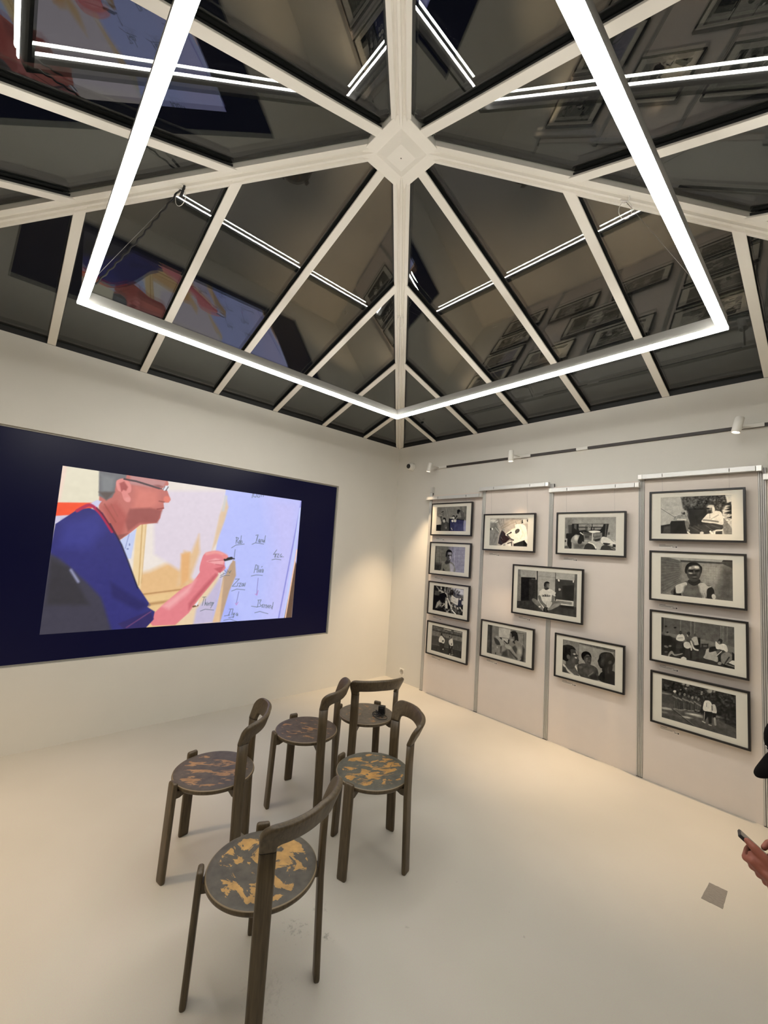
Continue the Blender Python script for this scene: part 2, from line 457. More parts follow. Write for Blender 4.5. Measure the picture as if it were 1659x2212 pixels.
# ------------------------------------------------------------------ pyramid skylight
cor = [Vector((0, 0, EH)), Vector((SX, 0, EH)), Vector((SX, -SY, EH)), Vector((0, -SY, EH))]
faces = [(cor[3], cor[0]), (cor[0], cor[1]), (cor[1], cor[2]), (cor[2], cor[3])]   # left, right, front, back
GL = 0.036            # glass lies this far above the underside of the bars
def beam(p0, p1, n, w, d0, d1, bb, mi=0):
    """bar from p0 to p1, width w, from d0 to d1 along the normal n"""
    t = (p1-p0).normalized(); s_ = t.cross(n).normalized()
    sec = []
    for p in (p0, p1):
        sec.append([p + s_*(w/2) + n*d0, p - s_*(w/2) + n*d0, p - s_*(w/2) + n*d1, p + s_*(w/2) + n*d1])
    bb.loft(sec, mi, smooth=False)
tn = 1; wn = 1
for fi, (P0, P1) in enumerate(faces):
    n = (P1-P0).cross(APEX-P0).normalized()
    if n.z < 0: n = -n
    E = [P0.lerp(P1, k/8) for k in range(9)]
    H = [P0.lerp(APEX, k/4) if k <= 4 else P1.lerp(APEX, (8-k)/4) for k in range(9)]
    up = (APEX - E[4]).normalized(); al = (P1-P0).normalized()
    for k in range(1, 8):
        top = H[k] if k != 4 else H[k] - up*0.17
        bb = B(); beam(E[k]-up*0.01, top, n, 0.056, 0.0, 0.012, bb)
        o = struct(bb.obj('trim_%d' % tn, M_white, bevel=0.002)); tn += 1
        bb = B(); beam(E[k], top, n, 0.040, 0.012, GL-0.004, bb); bb.obj('gasket', M_gasket, o)
    for k in range(8):
        quad = [E[k], E[k+1], H[k+1], H[k]]
        if k == 0: quad = [E[0], E[1], H[1]]
        if k == 7: quad = [E[7], E[8], H[7]]
        if k == 3: quad = [E[3], E[4], H[4]-up*0.16, H[3].lerp(H[4], 0.88)]
        if k == 4: quad = [E[4], E[5], H[5].lerp(H[4], 0.0), H[4]-up*0.16]; quad = [E[4], E[5], H[5], H[5].lerp(H[4], 0.88), H[4]-up*0.16]
        if k == 3: quad = [E[3], E[4], H[4]-up*0.16, H[3].lerp(H[4], 0.88), H[3]]
        bb = B(); bb.prism([q + n*GL for q in quad], n*0.026)
        o = struct(bb.obj('window_%d' % wn, M_pane)); wn += 1
        # dark spacer bar round the edge of the double pane
        c = sum(quad, Vector())/len(quad)
        def inset(dist):
            out = []
            m_ = len(quad)
            ed = []
            for i in range(m_):
                a_, b_ = quad[i], quad[(i+1) % m_]
                dd = (b_-a_).normalized(); nn_ = n.cross(dd).normalized()
                if nn_.dot(c-a_) < 0: nn_ = -nn_
                extra = dist + (0.012 if i == 0 else 0.0)
                # hips are wider than rafters
                mid = (a_+b_)/2
                if abs(dd.dot(al)) < 0.99 and abs(dd.dot(al)) > 0.05: extra += 0.022
                ed.append((a_ + nn_*extra, dd))
            for i in range(m_):
                (a1, d1), (a2, d2) = ed[i-1], ed[i]
                # intersect two lines in the plane of the pane
                cr = d1.cross(d2); den = cr.length_squared
                if den < 1e-8: out.append(a2); continue
                t_ = (a2-a1).cross(d2).dot(cr)/den
                out.append(a1 + d1*t_)
            return out
        oi, ii = inset(0.012), inset(0.037)
        bb = B(); bb.ring([p + n*(GL+0.005) for p in oi], [p + n*(GL+0.005) for p in ii], n*0.016)
        bb.obj('spacer', M_gasket, o)
# hip bars: moulded section with a rounded middle rib
for c_ in cor:
    ax = (APEX-c_).normalized()
    sd = ax.cross(Vector((0, 0, 1))).normalized(); dn = sd.cross(ax).normalized()
    if dn.z > 0: dn = -dn
    prof = [(-0.054, -0.050), (-0.054, 0.004), (-0.030, 0.012), (-0.022, 0.002), (-0.012, 0.004), (-0.006, 0.016), (0.006, 0.016), (0.012, 0.004), (0.022, 0.002), (0.030, 0.012), (0.054, 0.004), (0.054, -0.050)]
    sec = [[p + sd*x + dn*y for x, y in prof] for p in (c_ - ax*0.04, APEX - ax*0.10)]
    bb = B(); bb.loft(sec, 0, smooth=False)
    struct(bb.obj('trim_%d' % tn, M_white)); tn += 1
# hub at the apex
bb = B()
def ringpts(r, z, n8=8, a0=0.0, sq=1.0):
    return [Vector((APEX.x + r*math.cos(a0+2*math.pi*k/n8), APEX.y + r*math.sin(a0+2*math.pi*k/n8), APEX.z + z)) for k in range(n8)]
def octo(rd, rs, z):     # rd towards the hips, rs towards the middle rafters
    return [Vector((APEX.x + (rd if k % 2 else rs)*math.cos(math.pi/4*k), APEX.y + (rd if k % 2 else rs)*math.sin(math.pi/4*k), APEX.z + z)) for k in range(8)]
bb.loft([octo(0.25, 0.177, 0.02), octo(0.25, 0.177, -0.057), octo(0.150, 0.106, -0.052), octo(0.096, 0.0679, -0.074), octo(0.086, 0.0608, -0.078)], 0, smooth=False)
bb.lathe([(0, -0.081), (0.004, -0.081), (0.004, -0.075)], 12, 1, Matrix.Translation(APEX))
struct(bb.obj('trim_%d' % tn, [M_white, M_dark], bevel=0.004)); tn += 1
# eave: dark seal above the wall head, outside the room a closing upstand
for (P0, P1) in faces:
    inn = Vector((SX/2, -SY/2, EH)) - (P0+P1)/2; inn.z = 0; inn.normalize()
    al = (P1-P0).normalized()
    bb = B(); bb.prism([P0 - al*0.1 - inn*0.02, P1 + al*0.1 - inn*0.02, P1 + al*0.1 + inn*0.004, P0 - al*0.1 + inn*0.004], (0, 0, 0.046))
    struct(bb.obj('trim_%d' % tn, M_gasket)); tn += 1

# ------------------------------------------------------------------ square light tube under the skylight
lx0, lx1, ly0, ly1, LZ = 1.395, 3.919, -3.956, -1.408, 3.072
lamp = thing('pendant_light', ((lx0+lx1)/2, (ly0+ly1)/2, LZ-0.03), 'large square frame of white glowing light tubes hung below the glass roof', 'ceiling light')
hx, hy = (lx1-lx0)/2, (ly1-ly0)/2
def sq(e, z): return [(-hx-e, -hy-e, z), (hx+e, -hy-e, z), (hx+e, hy+e, z), (-hx-e, hy+e, z)]
bb = B(); bb.ring(sq(0.0175, 0.016), sq(-0.0175, 0.016), (0, 0, 0.064)); bb.obj('housing', M_led_house, lamp, bevel=0.002)
bb = B(); bb.ring(sq(0.0220, 0.0), sq(-0.0220, 0.0), (0, 0, 0.016)); o = bb.obj('diffuser', M_led, lamp, bevel=0.003, seg=2)
o['label'] = 'glowing opal diffuser'
anch = [((1.7335, -3.5909, 3.79), (lx0, ly0)), ((3.5457, -1.7618, 3.79), (lx1, ly1)), ((1.7493, -1.7725, 3.80), (lx0, ly1)), ((3.5457, -3.5909, 3.79), (lx1, ly0))]
base = Vector(lamp.location)
def loc(p): return Vector(p) - base
for i, (a, c_) in enumerate(anch):
    e = Vector((c_[0], c_[1], LZ+0.06))
    bb = B(); bb.tube([loc(a), loc(e)], 0.0012, 6); bb.obj('suspension_wire', M_wire, lamp)
    # knot of wire and eyelet at the rib
    pts = []
    for k in range(40):
        t = k/39*2*math.pi*2.5
        pts.append(loc(Vector(a) + Vector((0.022*math.cos(t), 0.016*math.sin(t*1.3), 0.014*math.sin(t)+0.012))))
    bb = B(); bb.tube(pts, 0.0035, 6)
    pts = [loc(Vector(a) + Vector((0.028*math.sin(k/14*2*math.pi), 0.02*math.sin(k/14*2*math.pi), -0.055+0.055*math.cos(k/14*2*math.pi)))) for k in range(15)]
    bb.tube(pts, 0.0018, 6); bb.obj('wire_loop', M_plastic, lamp)
a, e = Vector((1.7335, -3.5909, 3.80)), Vector((lx0+0.03, ly0+0.03, LZ+0.065))
pts = []
for k in range(60):
    t = k/59; p = a.lerp(e, t); p += Vector((math.cos(k*1.3), math.sin(k*1.3), 0))*0.004; p.z -= 0.03*math.sin(math.pi*t); pts.append(loc(p))
bb = B(); bb.tube(pts, 0.0048, 8); bb.obj('power_cable', M_cable, lamp)
bb = B(); bb.tube([loc(a+Vector((-0.03, 0, 0.02))), loc(a+Vector((0.02, 0.01, 0.0))), loc(a+Vector((0.0, 0.0, -0.06)))], 0.008, 8); bb.obj('cable_knot', M_cable, lamp)

# ------------------------------------------------------------------ track with spotlights over the exhibition wall
track = thing('light_track', (2.5, 0, 2.865), 'thin dark lighting track running along the wall above the photo panels', 'light track')
bb = B(); bb.box(-1.60, 1.55, -0.026, 0.0, -0.012, 0.012); bb.obj('channel', M_dark, track)
bb = B()
bb.box(-1.60, 1.55, -0.028, 0.0, 0.012, 0.015); bb.obj('lip', M_white, track)
for x in (-0.60, 0.12):
    bb = B(); bb.box(x-0.055, x+0.055, -0.030, 0.0, -0.014, 0.014); bb.obj('connector', M_plastic, track, bevel=0.002)
def spot(x, y, label, ang=10.0, watt=SPOT_WATT, wall_y=0.0, aim=None, z=2.865, size=40):
    sgn = -1 if wall_y == 0.0 else 1
    s_ = thing('track_spotlight', (x, wall_y, z), label, 'spotlight', 'spotlights on the wall tracks')
    bb = B(); bb.box(-0.02, 0.13, min(sgn*0.036, sgn*0.0285), max(sgn*0.036, sgn*0.0285), -0.016, 0.016); bb.obj('adapter', M_plastic, s_, bevel=0.003)
    bb = B(); bb.tube([(0.0, sgn*0.03, -0.002), (0, sgn*(abs(y)-0.01), -0.01)], 0.007, 10); bb.obj('arm', M_plastic, s_)
    hp = Vector((0, sgn*abs(y), -0.02))
    tgt = Vector(aim) if aim is not None else Vector((x, 0.0, 0.3))
    dr = (tgt - (Vector((x, wall_y, z)) + hp)).normalized()
    q = Vector((0, 0, -1)).rotation_difference(dr).to_matrix().to_4x4()
    Mx = Matrix.Translation(hp) @ q
    bb = B(); bb.lathe([(0, 0.05), (0.026, 0.05), (0.029, 0.047), (0.029, -0.067), (0.026, -0.070), (0.024, -0.068), (0.0235, -0.055)], 32, 0, Mx); bb.obj('head', M_plastic, s_)
    bb = B(); bb.lathe([(0.0235, -0.060), (0.016, -0.063), (0, -0.064)], 32, 0, Mx); bb.obj('lens', M_spot_lens, s_)
    ld = bpy.data.lights.new('spot_bulb', 'SPOT'); ld.energy = watt; ld.color = SPOT_COLOR; ld.spot_size = math.radians(size); ld.spot_blend = 1.0; ld.shadow_soft_size = 0.025
    lo = bpy.data.objects.new('spot_bulb', ld); COL.objects.link(lo); lo.parent = s_
    lo.matrix_local = Matrix.Translation(hp + dr*0.075) @ q
    return s_
spot(0.79, 0.21, 'white spotlight at the left end of the track near the room corner', aim=(0.36, -0.50, 0.0), size=58, watt=SPOT_WATT*1.3)
spot(1.95, 0.21, 'white spotlight on the track above the gap between the first two panels', aim=(2.1, -0.34, 0.0), size=50)
spot(3.83, 0.21, 'white spotlight with bright lit mouth at the right end of the track', aim=(3.25, -0.56, 0.0), size=54)
track2 = thing('light_track', (2.4, -SY, 2.865), 'lighting track on the wall opposite the photo panels, behind the viewer', 'light track')
bb = B(); bb.box(-1.9, 1.1, 0.0, 0.026, -0.012, 0.012); bb.obj('channel', M_dark, track2)
spot(1.15, 0.17, 'white spotlight on the opposite wall track nearest the video screen', wall_y=-SY, aim=(1.25, -4.35, 0.0), size=66, watt=SPOT_WATT*1.1)
spot(2.9, 0.17, 'white spotlight on the opposite wall track further from the video screen', wall_y=-SY, aim=(2.9, -5.1, 0.0), size=55)

# ------------------------------------------------------------------ small fittings on the walls
cam_t = thing('security_camera', (0.285, 0, 2.93), 'small white dome security camera on the wall beside the room corner', 'security camera')
Mx = Matrix.Rotation(math.radians(90), 4, 'X')
bb = B(); bb.lathe([(0, 0), (0.055, 0), (0.055, 0.012), (0.046, 0.020), (0, 0.020)], 40, 0, Mx); bb.obj('mount', M_plastic, cam_t)
bb = B(); bb.lathe([(0.054*math.sin(math.pi*k/16), -0.054*math.cos(math.pi*k/16)) for k in range(17)], 40, 0, Matrix.Translation((0, -0.045, 0))); bb.obj('ball', M_plastic, cam_t)
dv = Vector((0.06, -0.98, -0.12)).normalized(); q = Vector((0, 0, 1)).rotation_difference(dv).to_matrix().to_4x4()
bb = B(); bb.lathe([(0, 0.060), (0.020, 0.058), (0.031, 0.050), (0.033, 0.043), (0.030, 0.036)], 32, 0, Matrix.Translation((0, -0.045, 0)) @ q); o = bb.obj('lens', M_black, cam_t); o['label'] = 'black camera lens'

sock = thing('wall_socket', (0.312, 0, 0.13), 'square white wall socket low on the wall left of the photo panels', 'socket')
bb = B(); bb.ring([(-0.042, -0.010, -0.042), (0.042, -0.010, -0.042), (0.042, -0.010, 0.042), (-0.042, -0.010, 0.042)], [(-0.024, -0.010, -0.024), (0.024, -0.010, -0.024), (0.024, -0.010, 0.024), (-0.024, -0.010, 0.024)], (0, 0.010, 0))
bb.obj('cover_plate', M_plastic, sock, bevel=0.002)
bb = B(); bb.lathe([(0.034, 0.0105), (0.021, 0.0105), (0.0195, 0.004), (0, 0.002)], 32, 0, Mx)
for sx_ in (-0.0095, 0.0095): bb.lathe([(0, 0.0030), (0.0028, 0.0030), (0.0028, 0.002)], 10, 1, Matrix.Translation((sx_, 0, 0)) @ Mx)
bb.obj('insert', [mat('socket_recess', (176, 170, 158), rough=0.5), M_dark], sock)

tape = B()
P = [Vector((3.777, -1.014, 0)), Vector((3.857, -1.008, 0)), Vector((3.862, -1.186, 0)), Vector((3.772, -1.192, 0))]
random.seed(3)
poly = []
for i in range(4):
    for k in range(8):
        p = P[i].lerp(P[(i+1) % 4], k/8)
        if k: p = p + Vector((random.uniform(-.0015, .0015), random.uniform(-.0015, .0015), 0))
        poly.append(p - P[0] + Vector((0, 0, 0.0004)))
tape.prism(poly, (0, 0, 0.0008))
o = tape.obj('duct_tape', mat('grey_tape', (128, 122, 115), rough=0.5, var=0.18, vscale=60, bump=0.6, bscale=45, stretch=(1, 3, 1)))
o.location = P[0]
tag(o, 'grey square of tape stuck on the pale floor at the right', 'tape')

# ------------------------------------------------------------------ exhibition panels, posts, hanging rails
M_core = mat('profile_groove', (120, 117, 112), rough=0.5, metal=0.5)
PX = [0.684, 1.508, 2.326, 3.146, 3.940, 4.760]
ordw = ['leftmost', 'second', 'third', 'fourth', 'fifth', 'sixth']
for i, x in enumerate(PX):
    lab = ['aluminium post at the left end of the photo wall', 'grooved aluminium post between the narrow four-photo panel and its neighbour', 'grooved aluminium post crossing behind the large photo of the man seated on the floor',
           'grooved aluminium post left of the right-hand column of four photos', 'grooved aluminium post right of the right-hand column of four photos', 'grooved aluminium post furthest to the right, beyond the last panel'][i]
    p = thing('panel_post', (x, 0, 0), lab, 'post', 'aluminium panel posts')
    bb = B()
    # four half-round ribs on a flat dark core
    bb.box(-0.0232, 0.0232, -0.027, -0.002, 0.004, 2.534, 1)
    for k in range(4):
        cx_ = -0.0174 + 0.0116*k
        bb.prism([(cx_ + 0.0043*math.cos(math.pi - math.pi*j/7), -0.0268 - 0.0056*math.sin(math.pi - math.pi*j/7), 0.004) for j in range(8)], (0, 0, 2.530), 0)
    bb.obj('profile', [M_alu, M_core], p)
    bb = B(); bb.box(-0.0232, 0.0232, -0.034, -0.001, 0.0, 0.004); bb.obj('foot', M_dark, p)
for i in range(5):
    lab = ['narrow pale display panel with a column of four small photos', 'pale display panel left of the middle post, two photos on it', 'pale display panel right of the middle post, two photos on it',
           'pale display panel carrying the right-hand column of four photos', 'pale display panel cut off by the right edge of the picture'][i]
    bb = B(); bb.box(0.0235, PX[i+1]-PX[i]-0.0235, -0.024, -0.004, 0.0, 2.50)
    o = bb.obj('display_panel', M_panel); o.location = (PX[i], 0, 0); tag(o, lab, 'panel', 'display panels of the photo wall')
rails = [(0.645, 1.512, 2.452), (1.478, 2.318, 2.522), (2.325, 3.142, 2.455), (3.132, 3.945, 2.522), (3.952, 4.76, 2.455)]
for i, (x0, x1, z) in enumerate(rails):
    lab = ['hanging rail above the narrow panel with four small photos', 'raised hanging rail above the photo of the figure in white bedding', 'lower hanging rail above the photo of the man reading in bed',
           'long raised hanging rail above the right-hand column of photos', 'hanging rail cut off at the right edge of the picture'][i]
    r = thing('hanging_rail', ((x0+x1)/2, -0.045, z), 'silver ' + lab, 'rail', 'silver hanging rails on the panels')
    h = (x1-x0)/2
    bb = B(); bb.box(-h+0.035, h-0.035, -0.050, -0.016, -0.020, 0.020); bb.obj('bar', M_rail, r, bevel=0.002)
    for s_ in (-1, 1):
        bb = B(); bb.box(min(s_*(h-0.033), s_*h), max(s_*(h-0.033), s_*h), -0.046, -0.002, -0.022, 0.022); bb.obj('clamp', M_alu, r, bevel=0.002)
    for xx in (-0.22, 0.22):
        bb = B(); bb.tube([(xx, -0.053, 0.012), (xx, -0.053, -0.012)], 0.003, 6); bb.obj('hook', M_wire, r)
bb = B(); bb.box(-0.018, 0.018, -0.046, -0.004, 0.0, 0.075)
o = bb.obj('rail_bracket', M_alu, bevel=0.002); o.location = (0.700, 0, 2.534)
tag(o, 'short upright aluminium stub crossing the hanging rail at the left end', 'bracket')

# ------------------------------------------------------------------ the black and white prints
M_print = print_mat('photo_print', 0.35)
NX, NY = 190, 124

def pic(crop, k, corners, W=NX, H=NY):
    cs = [(crop[0]+x/k, crop[1]+y/k) for x, y in corners]
    return Pic(W, H, cs, crop).units(crop[0], crop[1], k)

def paint_A1():
    p = pic((930, 1085), 18.433, [(243, 205), (1413, 150), (1380, 1158), (207, 1140)])
    p.fill(128); p.poly([(200, 150), (420, 190), (420, 1160), (190, 1160)], 122, soft=60)
    p.poly([(545, 200), (600, 200), (680, 640), (620, 640)], 138, soft=20); p.line([(545, 210), (640, 640)], 10, 92); p.line([(610, 205), (690, 640)], 8, 100)
    p.poly([(1140, 150), (1200, 150), (1210, 350), (1150, 300)], 104, soft=20); p.poly([(1300, 150), (1420, 150), (1400, 720), (1330, 700)], 108, soft=30)
    p.poly([(1290, 720), (1400, 730), (1380, 1160), (1270, 1100)], (148, 148, 172), soft=15)
    p.poly([(240, 560), (370, 620), (420, 870), (230, 900)], 176, soft=20); p.poly([(330, 480), (480, 560), (490, 590), (340, 560)], 150, soft=10)
    p.poly([(370, 570), (490, 590), (520, 640), (490, 760), (430, 780)], 70, sm=True); p.ell(450, 640, 40, 60, 120, 20)
    p.poly([(220, 900), (340, 890), (420, 910), (430, 1150), (200, 1150)], 12, soft=14); p.line([(225, 1030), (265, 1140)], 26, 60)
    p.poly([(430, 790), (560, 760), (700, 820), (740, 900), (730, 1160), (420, 1160)], 74, sm=True); p.poly([(500, 840), (600, 810), (660, 960), (620, 1060), (520, 1020)], 92, soft=40)
    p.ell(520, 735, 58, 75, 178); p.poly([(480, 690), (500, 630), (560, 620), (590, 680), (585, 780), (560, 740), (540, 680)], 18, sm=True)
    p.line([(470, 430), (475, 550)], 14, 40); p.poly([(405, 395), (490, 360), (500, 390), (420, 420)], 14); p.ell(600, 1010, 30, 40, 125)
    p.poly([(690, 640), (860, 660), (850, 700), (720, 690)], 26); p.poly([(700, 680), (780, 690), (760, 1160), (720, 1160)], 16, soft=20)
    p.poly([(760, 690), (1300, 700), (1270, 860), (1290, 1160), (750, 1160)], (58, 60, 92), soft=12); p.poly([(1000, 660), (1300, 690), (1300, 720), (1000, 700)], 14)
    p.poly([(1030, 340), (1120, 310), (1260, 380), (1310, 560), (1300, 690), (1020, 660), (1040, 620), (1100, 600), (1060, 440)], 92, sm=True)
    p.poly([(1080, 440), (1150, 420), (1180, 600), (1100, 620)], 125, soft=40); p.line([(1180, 400), (1230, 660)], 12, 66, soft=20)
    p.ell(1080, 350, 62, 55, 16, -30); p.ell(1050, 420, 30, 50, 20, -20)
    p.ell(890, 600, 52, 62, 196); p.poly([(835, 580), (860, 535), (920, 535), (950, 600), (930, 660), (915, 580)], 14, sm=True)
    p.poly([(740, 620), (830, 600), (850, 650), (740, 650)], 190); p.ell(1010, 560, 26, 40, 26); p.line([(985, 600), (940, 690)], 34, 40)
    p.ell(845, 745, 38, 46, 216, -30); p.ell(945, 740, 50, 54, 216); p.ell(945, 730, 14, 40, 170); p.line([(805, 1020), (835, 1090)], 24, 200)
    return p.noise(9, 6).noise(2.2, 5)
def paint_A2():
    p = pic((930, 1175), 18.433, [(185, 97), (1352, 140), (1335, 1158), (150, 1048)])
    p.fill((112, 112, 106)); p.poly([(720, 90), (1400, 100), (1400, 1200), (720, 1200)], (146, 145, 160), soft=120)
    for y in (180, 340, 520, 660): p.line([(170, y), (400, y+40 if y < 500 else y+10), (720, y+70 if y < 500 else y)], 9, 84)
    for y in (265, 415, 565, 710, 840, 990): p.line([(900, y), (1400, y+10+(40 if y > 900 else 0))], 9, (114, 112, 128))
    for x in (1060,): p.line([(x, 140), (x-10, 1100)], 9, (118, 116, 132))
    p.line([(370, 150), (360, 800)], 9, 86); p.line([(430, 140), (440, 700)], 14, 90); p.line([(400, 140), (400, 740)], 20, 128)
    p.line([(845, 150), (840, 690), (890, 690), (900, 150)], 12, (104, 102, 120)); p.line([(930, 150), (925, 1100)], 16, (180, 178, 190), soft=14)
    p.poly([(140, 760), (420, 820), (420, 1100), (140, 1100)], 50, soft=160); p.poly([(160, 90), (205, 95), (185, 1060), (140, 1060)], 30, soft=25)
    p.poly([(390, 1060), (410, 860), (520, 740), (640, 700), (780, 720), (880, 780), (950, 900), (930, 1130), (400, 1120)], (120, 120, 112), sm=True)
    p.poly([(740, 760), (850, 800), (930, 920), (900, 1140), (780, 1120)], (172, 170, 180), soft=60)
    p.poly([(390, 860), (430, 830), (420, 1000), (370, 1040)], 40, soft=40); p.poly([(500, 960), (560, 1060), (700, 1110), (480, 1100)], 30, soft=30)
    p.poly([(560, 760), (650, 640), (760, 660), (740, 760), (640, 800)], 58, soft=40, sm=True)
    p.poly([(600, 420), (620, 560), (650, 660), (720, 700), (790, 620), (825, 480), (825, 360), (740, 320), (640, 340)], (76, 75, 76), sm=True)
    p.poly([(735, 470), (800, 480), (800, 600), (730, 640)], (180, 178, 190), soft=30); p.poly([(680, 350), (815, 345), (815, 440), (690, 440)], (150, 148, 156), soft=30)
    p.poly([(590, 500), (595, 400), (620, 300), (690, 240), (770, 260), (830, 330), (835, 420), (815, 360), (740, 340), (660, 360), (640, 440), (620, 520)], 16, sm=True)
    p.ell(705, 470, 42, 18, 26, 0, 14); p.ell(790, 475, 26, 14, 50, 0, 12); p.ell(730, 590, 26, 12, 50, 0, 10)
    return p.noise(9, 6).noise(2.2, 5)
def paint_A3():
    p = pic((925, 1255), 18.433, [(188, 188), (1390, 335), (1365, 1385), (165, 1160)])
    p.fill(60); p.noise(7, 60); p.noise(16, 26)
    p.poly([(880, 260), (1400, 340), (1390, 600), (1200, 560), (1000, 420)], (196, 196, 202), soft=80); p.line([(990, 290), (1390, 345)], 22, 40)
    for c in ((1030, 380), (1110, 430), (1180, 470)): p.ell(c[0], c[1], 34, 60, 96, 30, 30)
    p.poly([(180, 180), (380, 200), (420, 420), (200, 460)], 30, soft=50); p.poly([(250, 400), (420, 430), (400, 590), (220, 560)], 82, soft=20)
    p.poly([(165, 580), (480, 600), (500, 760), (300, 1130), (160, 1170)], 10, soft=40)
    p.line([(300, 250), (380, 340), (400, 430)], 40, 130); p.ell(485, 320, 30, 40, 170); p.ell(560, 310, 40, 70, 12)
    p.line([(430, 400), (520, 440), (560, 480)], 60, 176, sm=True)
    p.poly([(1000, 560), (1200, 590), (1390, 640), (1380, 720), (1050, 680)], 96, soft=40)
    p.poly([(430, 560), (520, 500), (640, 500), (700, 580), (700, 760), (640, 860), (520, 880), (460, 760)], 8, sm=True)
    p.line([(640, 490), (700, 550), (730, 640)], 26, 200, sm=True); p.poly([(660, 660), (740, 700), (720, 860), (640, 820)], 140, soft=40)
    p.poly([(330, 860), (440, 770), (470, 900), (320, 1090), (270, 1080)], 160, soft=30); p.poly([(650, 820), (730, 800), (760, 1100), (660, 1110)], 196, soft=20)
    p.poly([(520, 1010), (640, 880), (640, 940), (530, 1040)], 190); p.line([(740, 700), (820, 880), (870, 1030)], 34, 216); p.poly([(760, 860), (850, 1020), (830, 1110), (750, 1080)], 8)
    p.poly([(900, 570), (1080, 690), (1180, 690), (1150, 985), (870, 830)], 202); p.line([(960, 680), (1060, 740)], 10, 120); p.line([(930, 790), (1100, 880)], 10, 130)
    p.poly([(1170, 760), (1390, 740), (1380, 1020), (1200, 1040), (1150, 980)], 30, soft=20); p.ell(1240, 730, 32, 40, 206); p.ell(1335, 870, 40, 90, 190)
    p.poly([(860, 960), (1250, 1080), (1365, 1200), (1365, 1390), (900, 1280), (850, 1100)], 100, soft=20, a=.5)
    for x, y in ((910, 1000), (1040, 1030), (1150, 1100), (1250, 1080), (1320, 1170), (900, 1090)): p.ell(x, y, 22, 52, 200, -20, 16)
    p.line([(930, 1170), (1070, 1310)], 40, 236); p.line([(960, 1150), (1110, 1300)], 26, 14); p.poly([(1220, 1340), (1365, 1200), (1365, 1390)], 16)
    p.poly([(160, 1090), (640, 1120), (650, 1260), (160, 1180)], 14, soft=40)
    return p.noise(9, 6).noise(2.2, 5)
def paint_A4():
    p = pic((920, 1340), 18.433, [(230, 222), (1420, 478), (1435, 1525), (243, 1205)])
    p.fill(64); p.poly([(220, 200), (1430, 460), (1430, 640), (220, 400)], 92, soft=20); p.noise(6, 10)
    for a_, c_ in (((230, 250), (1430, 520)), ((230, 410), (1430, 680))): p.line([a_, c_], 26, 44)
    p.line([(690, 375), (960, 440)], 26, 196); p.line([(1090, 460), (1370, 520)], 30, 170)
    p.poly([(240, 430), (560, 530), (1430, 700), (1430, 880), (900, 740), (240, 640)], 112, soft=30); p.noise(5, 9)
    p.poly([(240, 650), (800, 740), (1430, 880), (1430, 1200), (240, 960)], 70, soft=24); p.line([(240, 960), (1430, 1215)], 10, 110)
    p.poly([(240, 980), (1430, 1230), (1440, 1530), (240, 1210)], 48, soft=24)
    p.poly([(560, 900), (740, 930), (720, 1180), (690, 1290), (600, 1250)], 30, sm=True); p.poly([(920, 1000), (1060, 1030), (1040, 1300), (1060, 1370), (930, 1380)], 26, sm=True)
    p.poly([(520, 760), (560, 670), (620, 650), (690, 720), (750, 820), (720, 940), (640, 910), (530, 880)], 206, sm=True); p.ell(680, 850, 36, 40, 90); p.line([(640, 900), (700, 930)], 30, 206)
    p.poly([(905, 830), (950, 780), (1030, 740), (1060, 850), (1080, 1000), (1040, 1030), (960, 1010), (910, 920)], 200, sm=True); p.ell(1015, 960, 24, 34, 110)
    p.ell(610, 590, 36, 52, 24); p.line([(630, 620), (710, 720)], 34, 34); p.ell(925, 680, 22, 40, 44); p.ell(990, 710, 22, 46, 76)
    p.line([(990, 1050), (985, 1110)], 24, 130); p.ell(705, 1165, 20, 26, 190); p.ell(970, 1350, 18, 30, 190); p.line([(1020, 1370), (1090, 1370)], 22, 170); p.line([(1040, 1180), (1060, 1320)], 14, 140)
    return p.noise(9, 6).noise(2.2, 5)
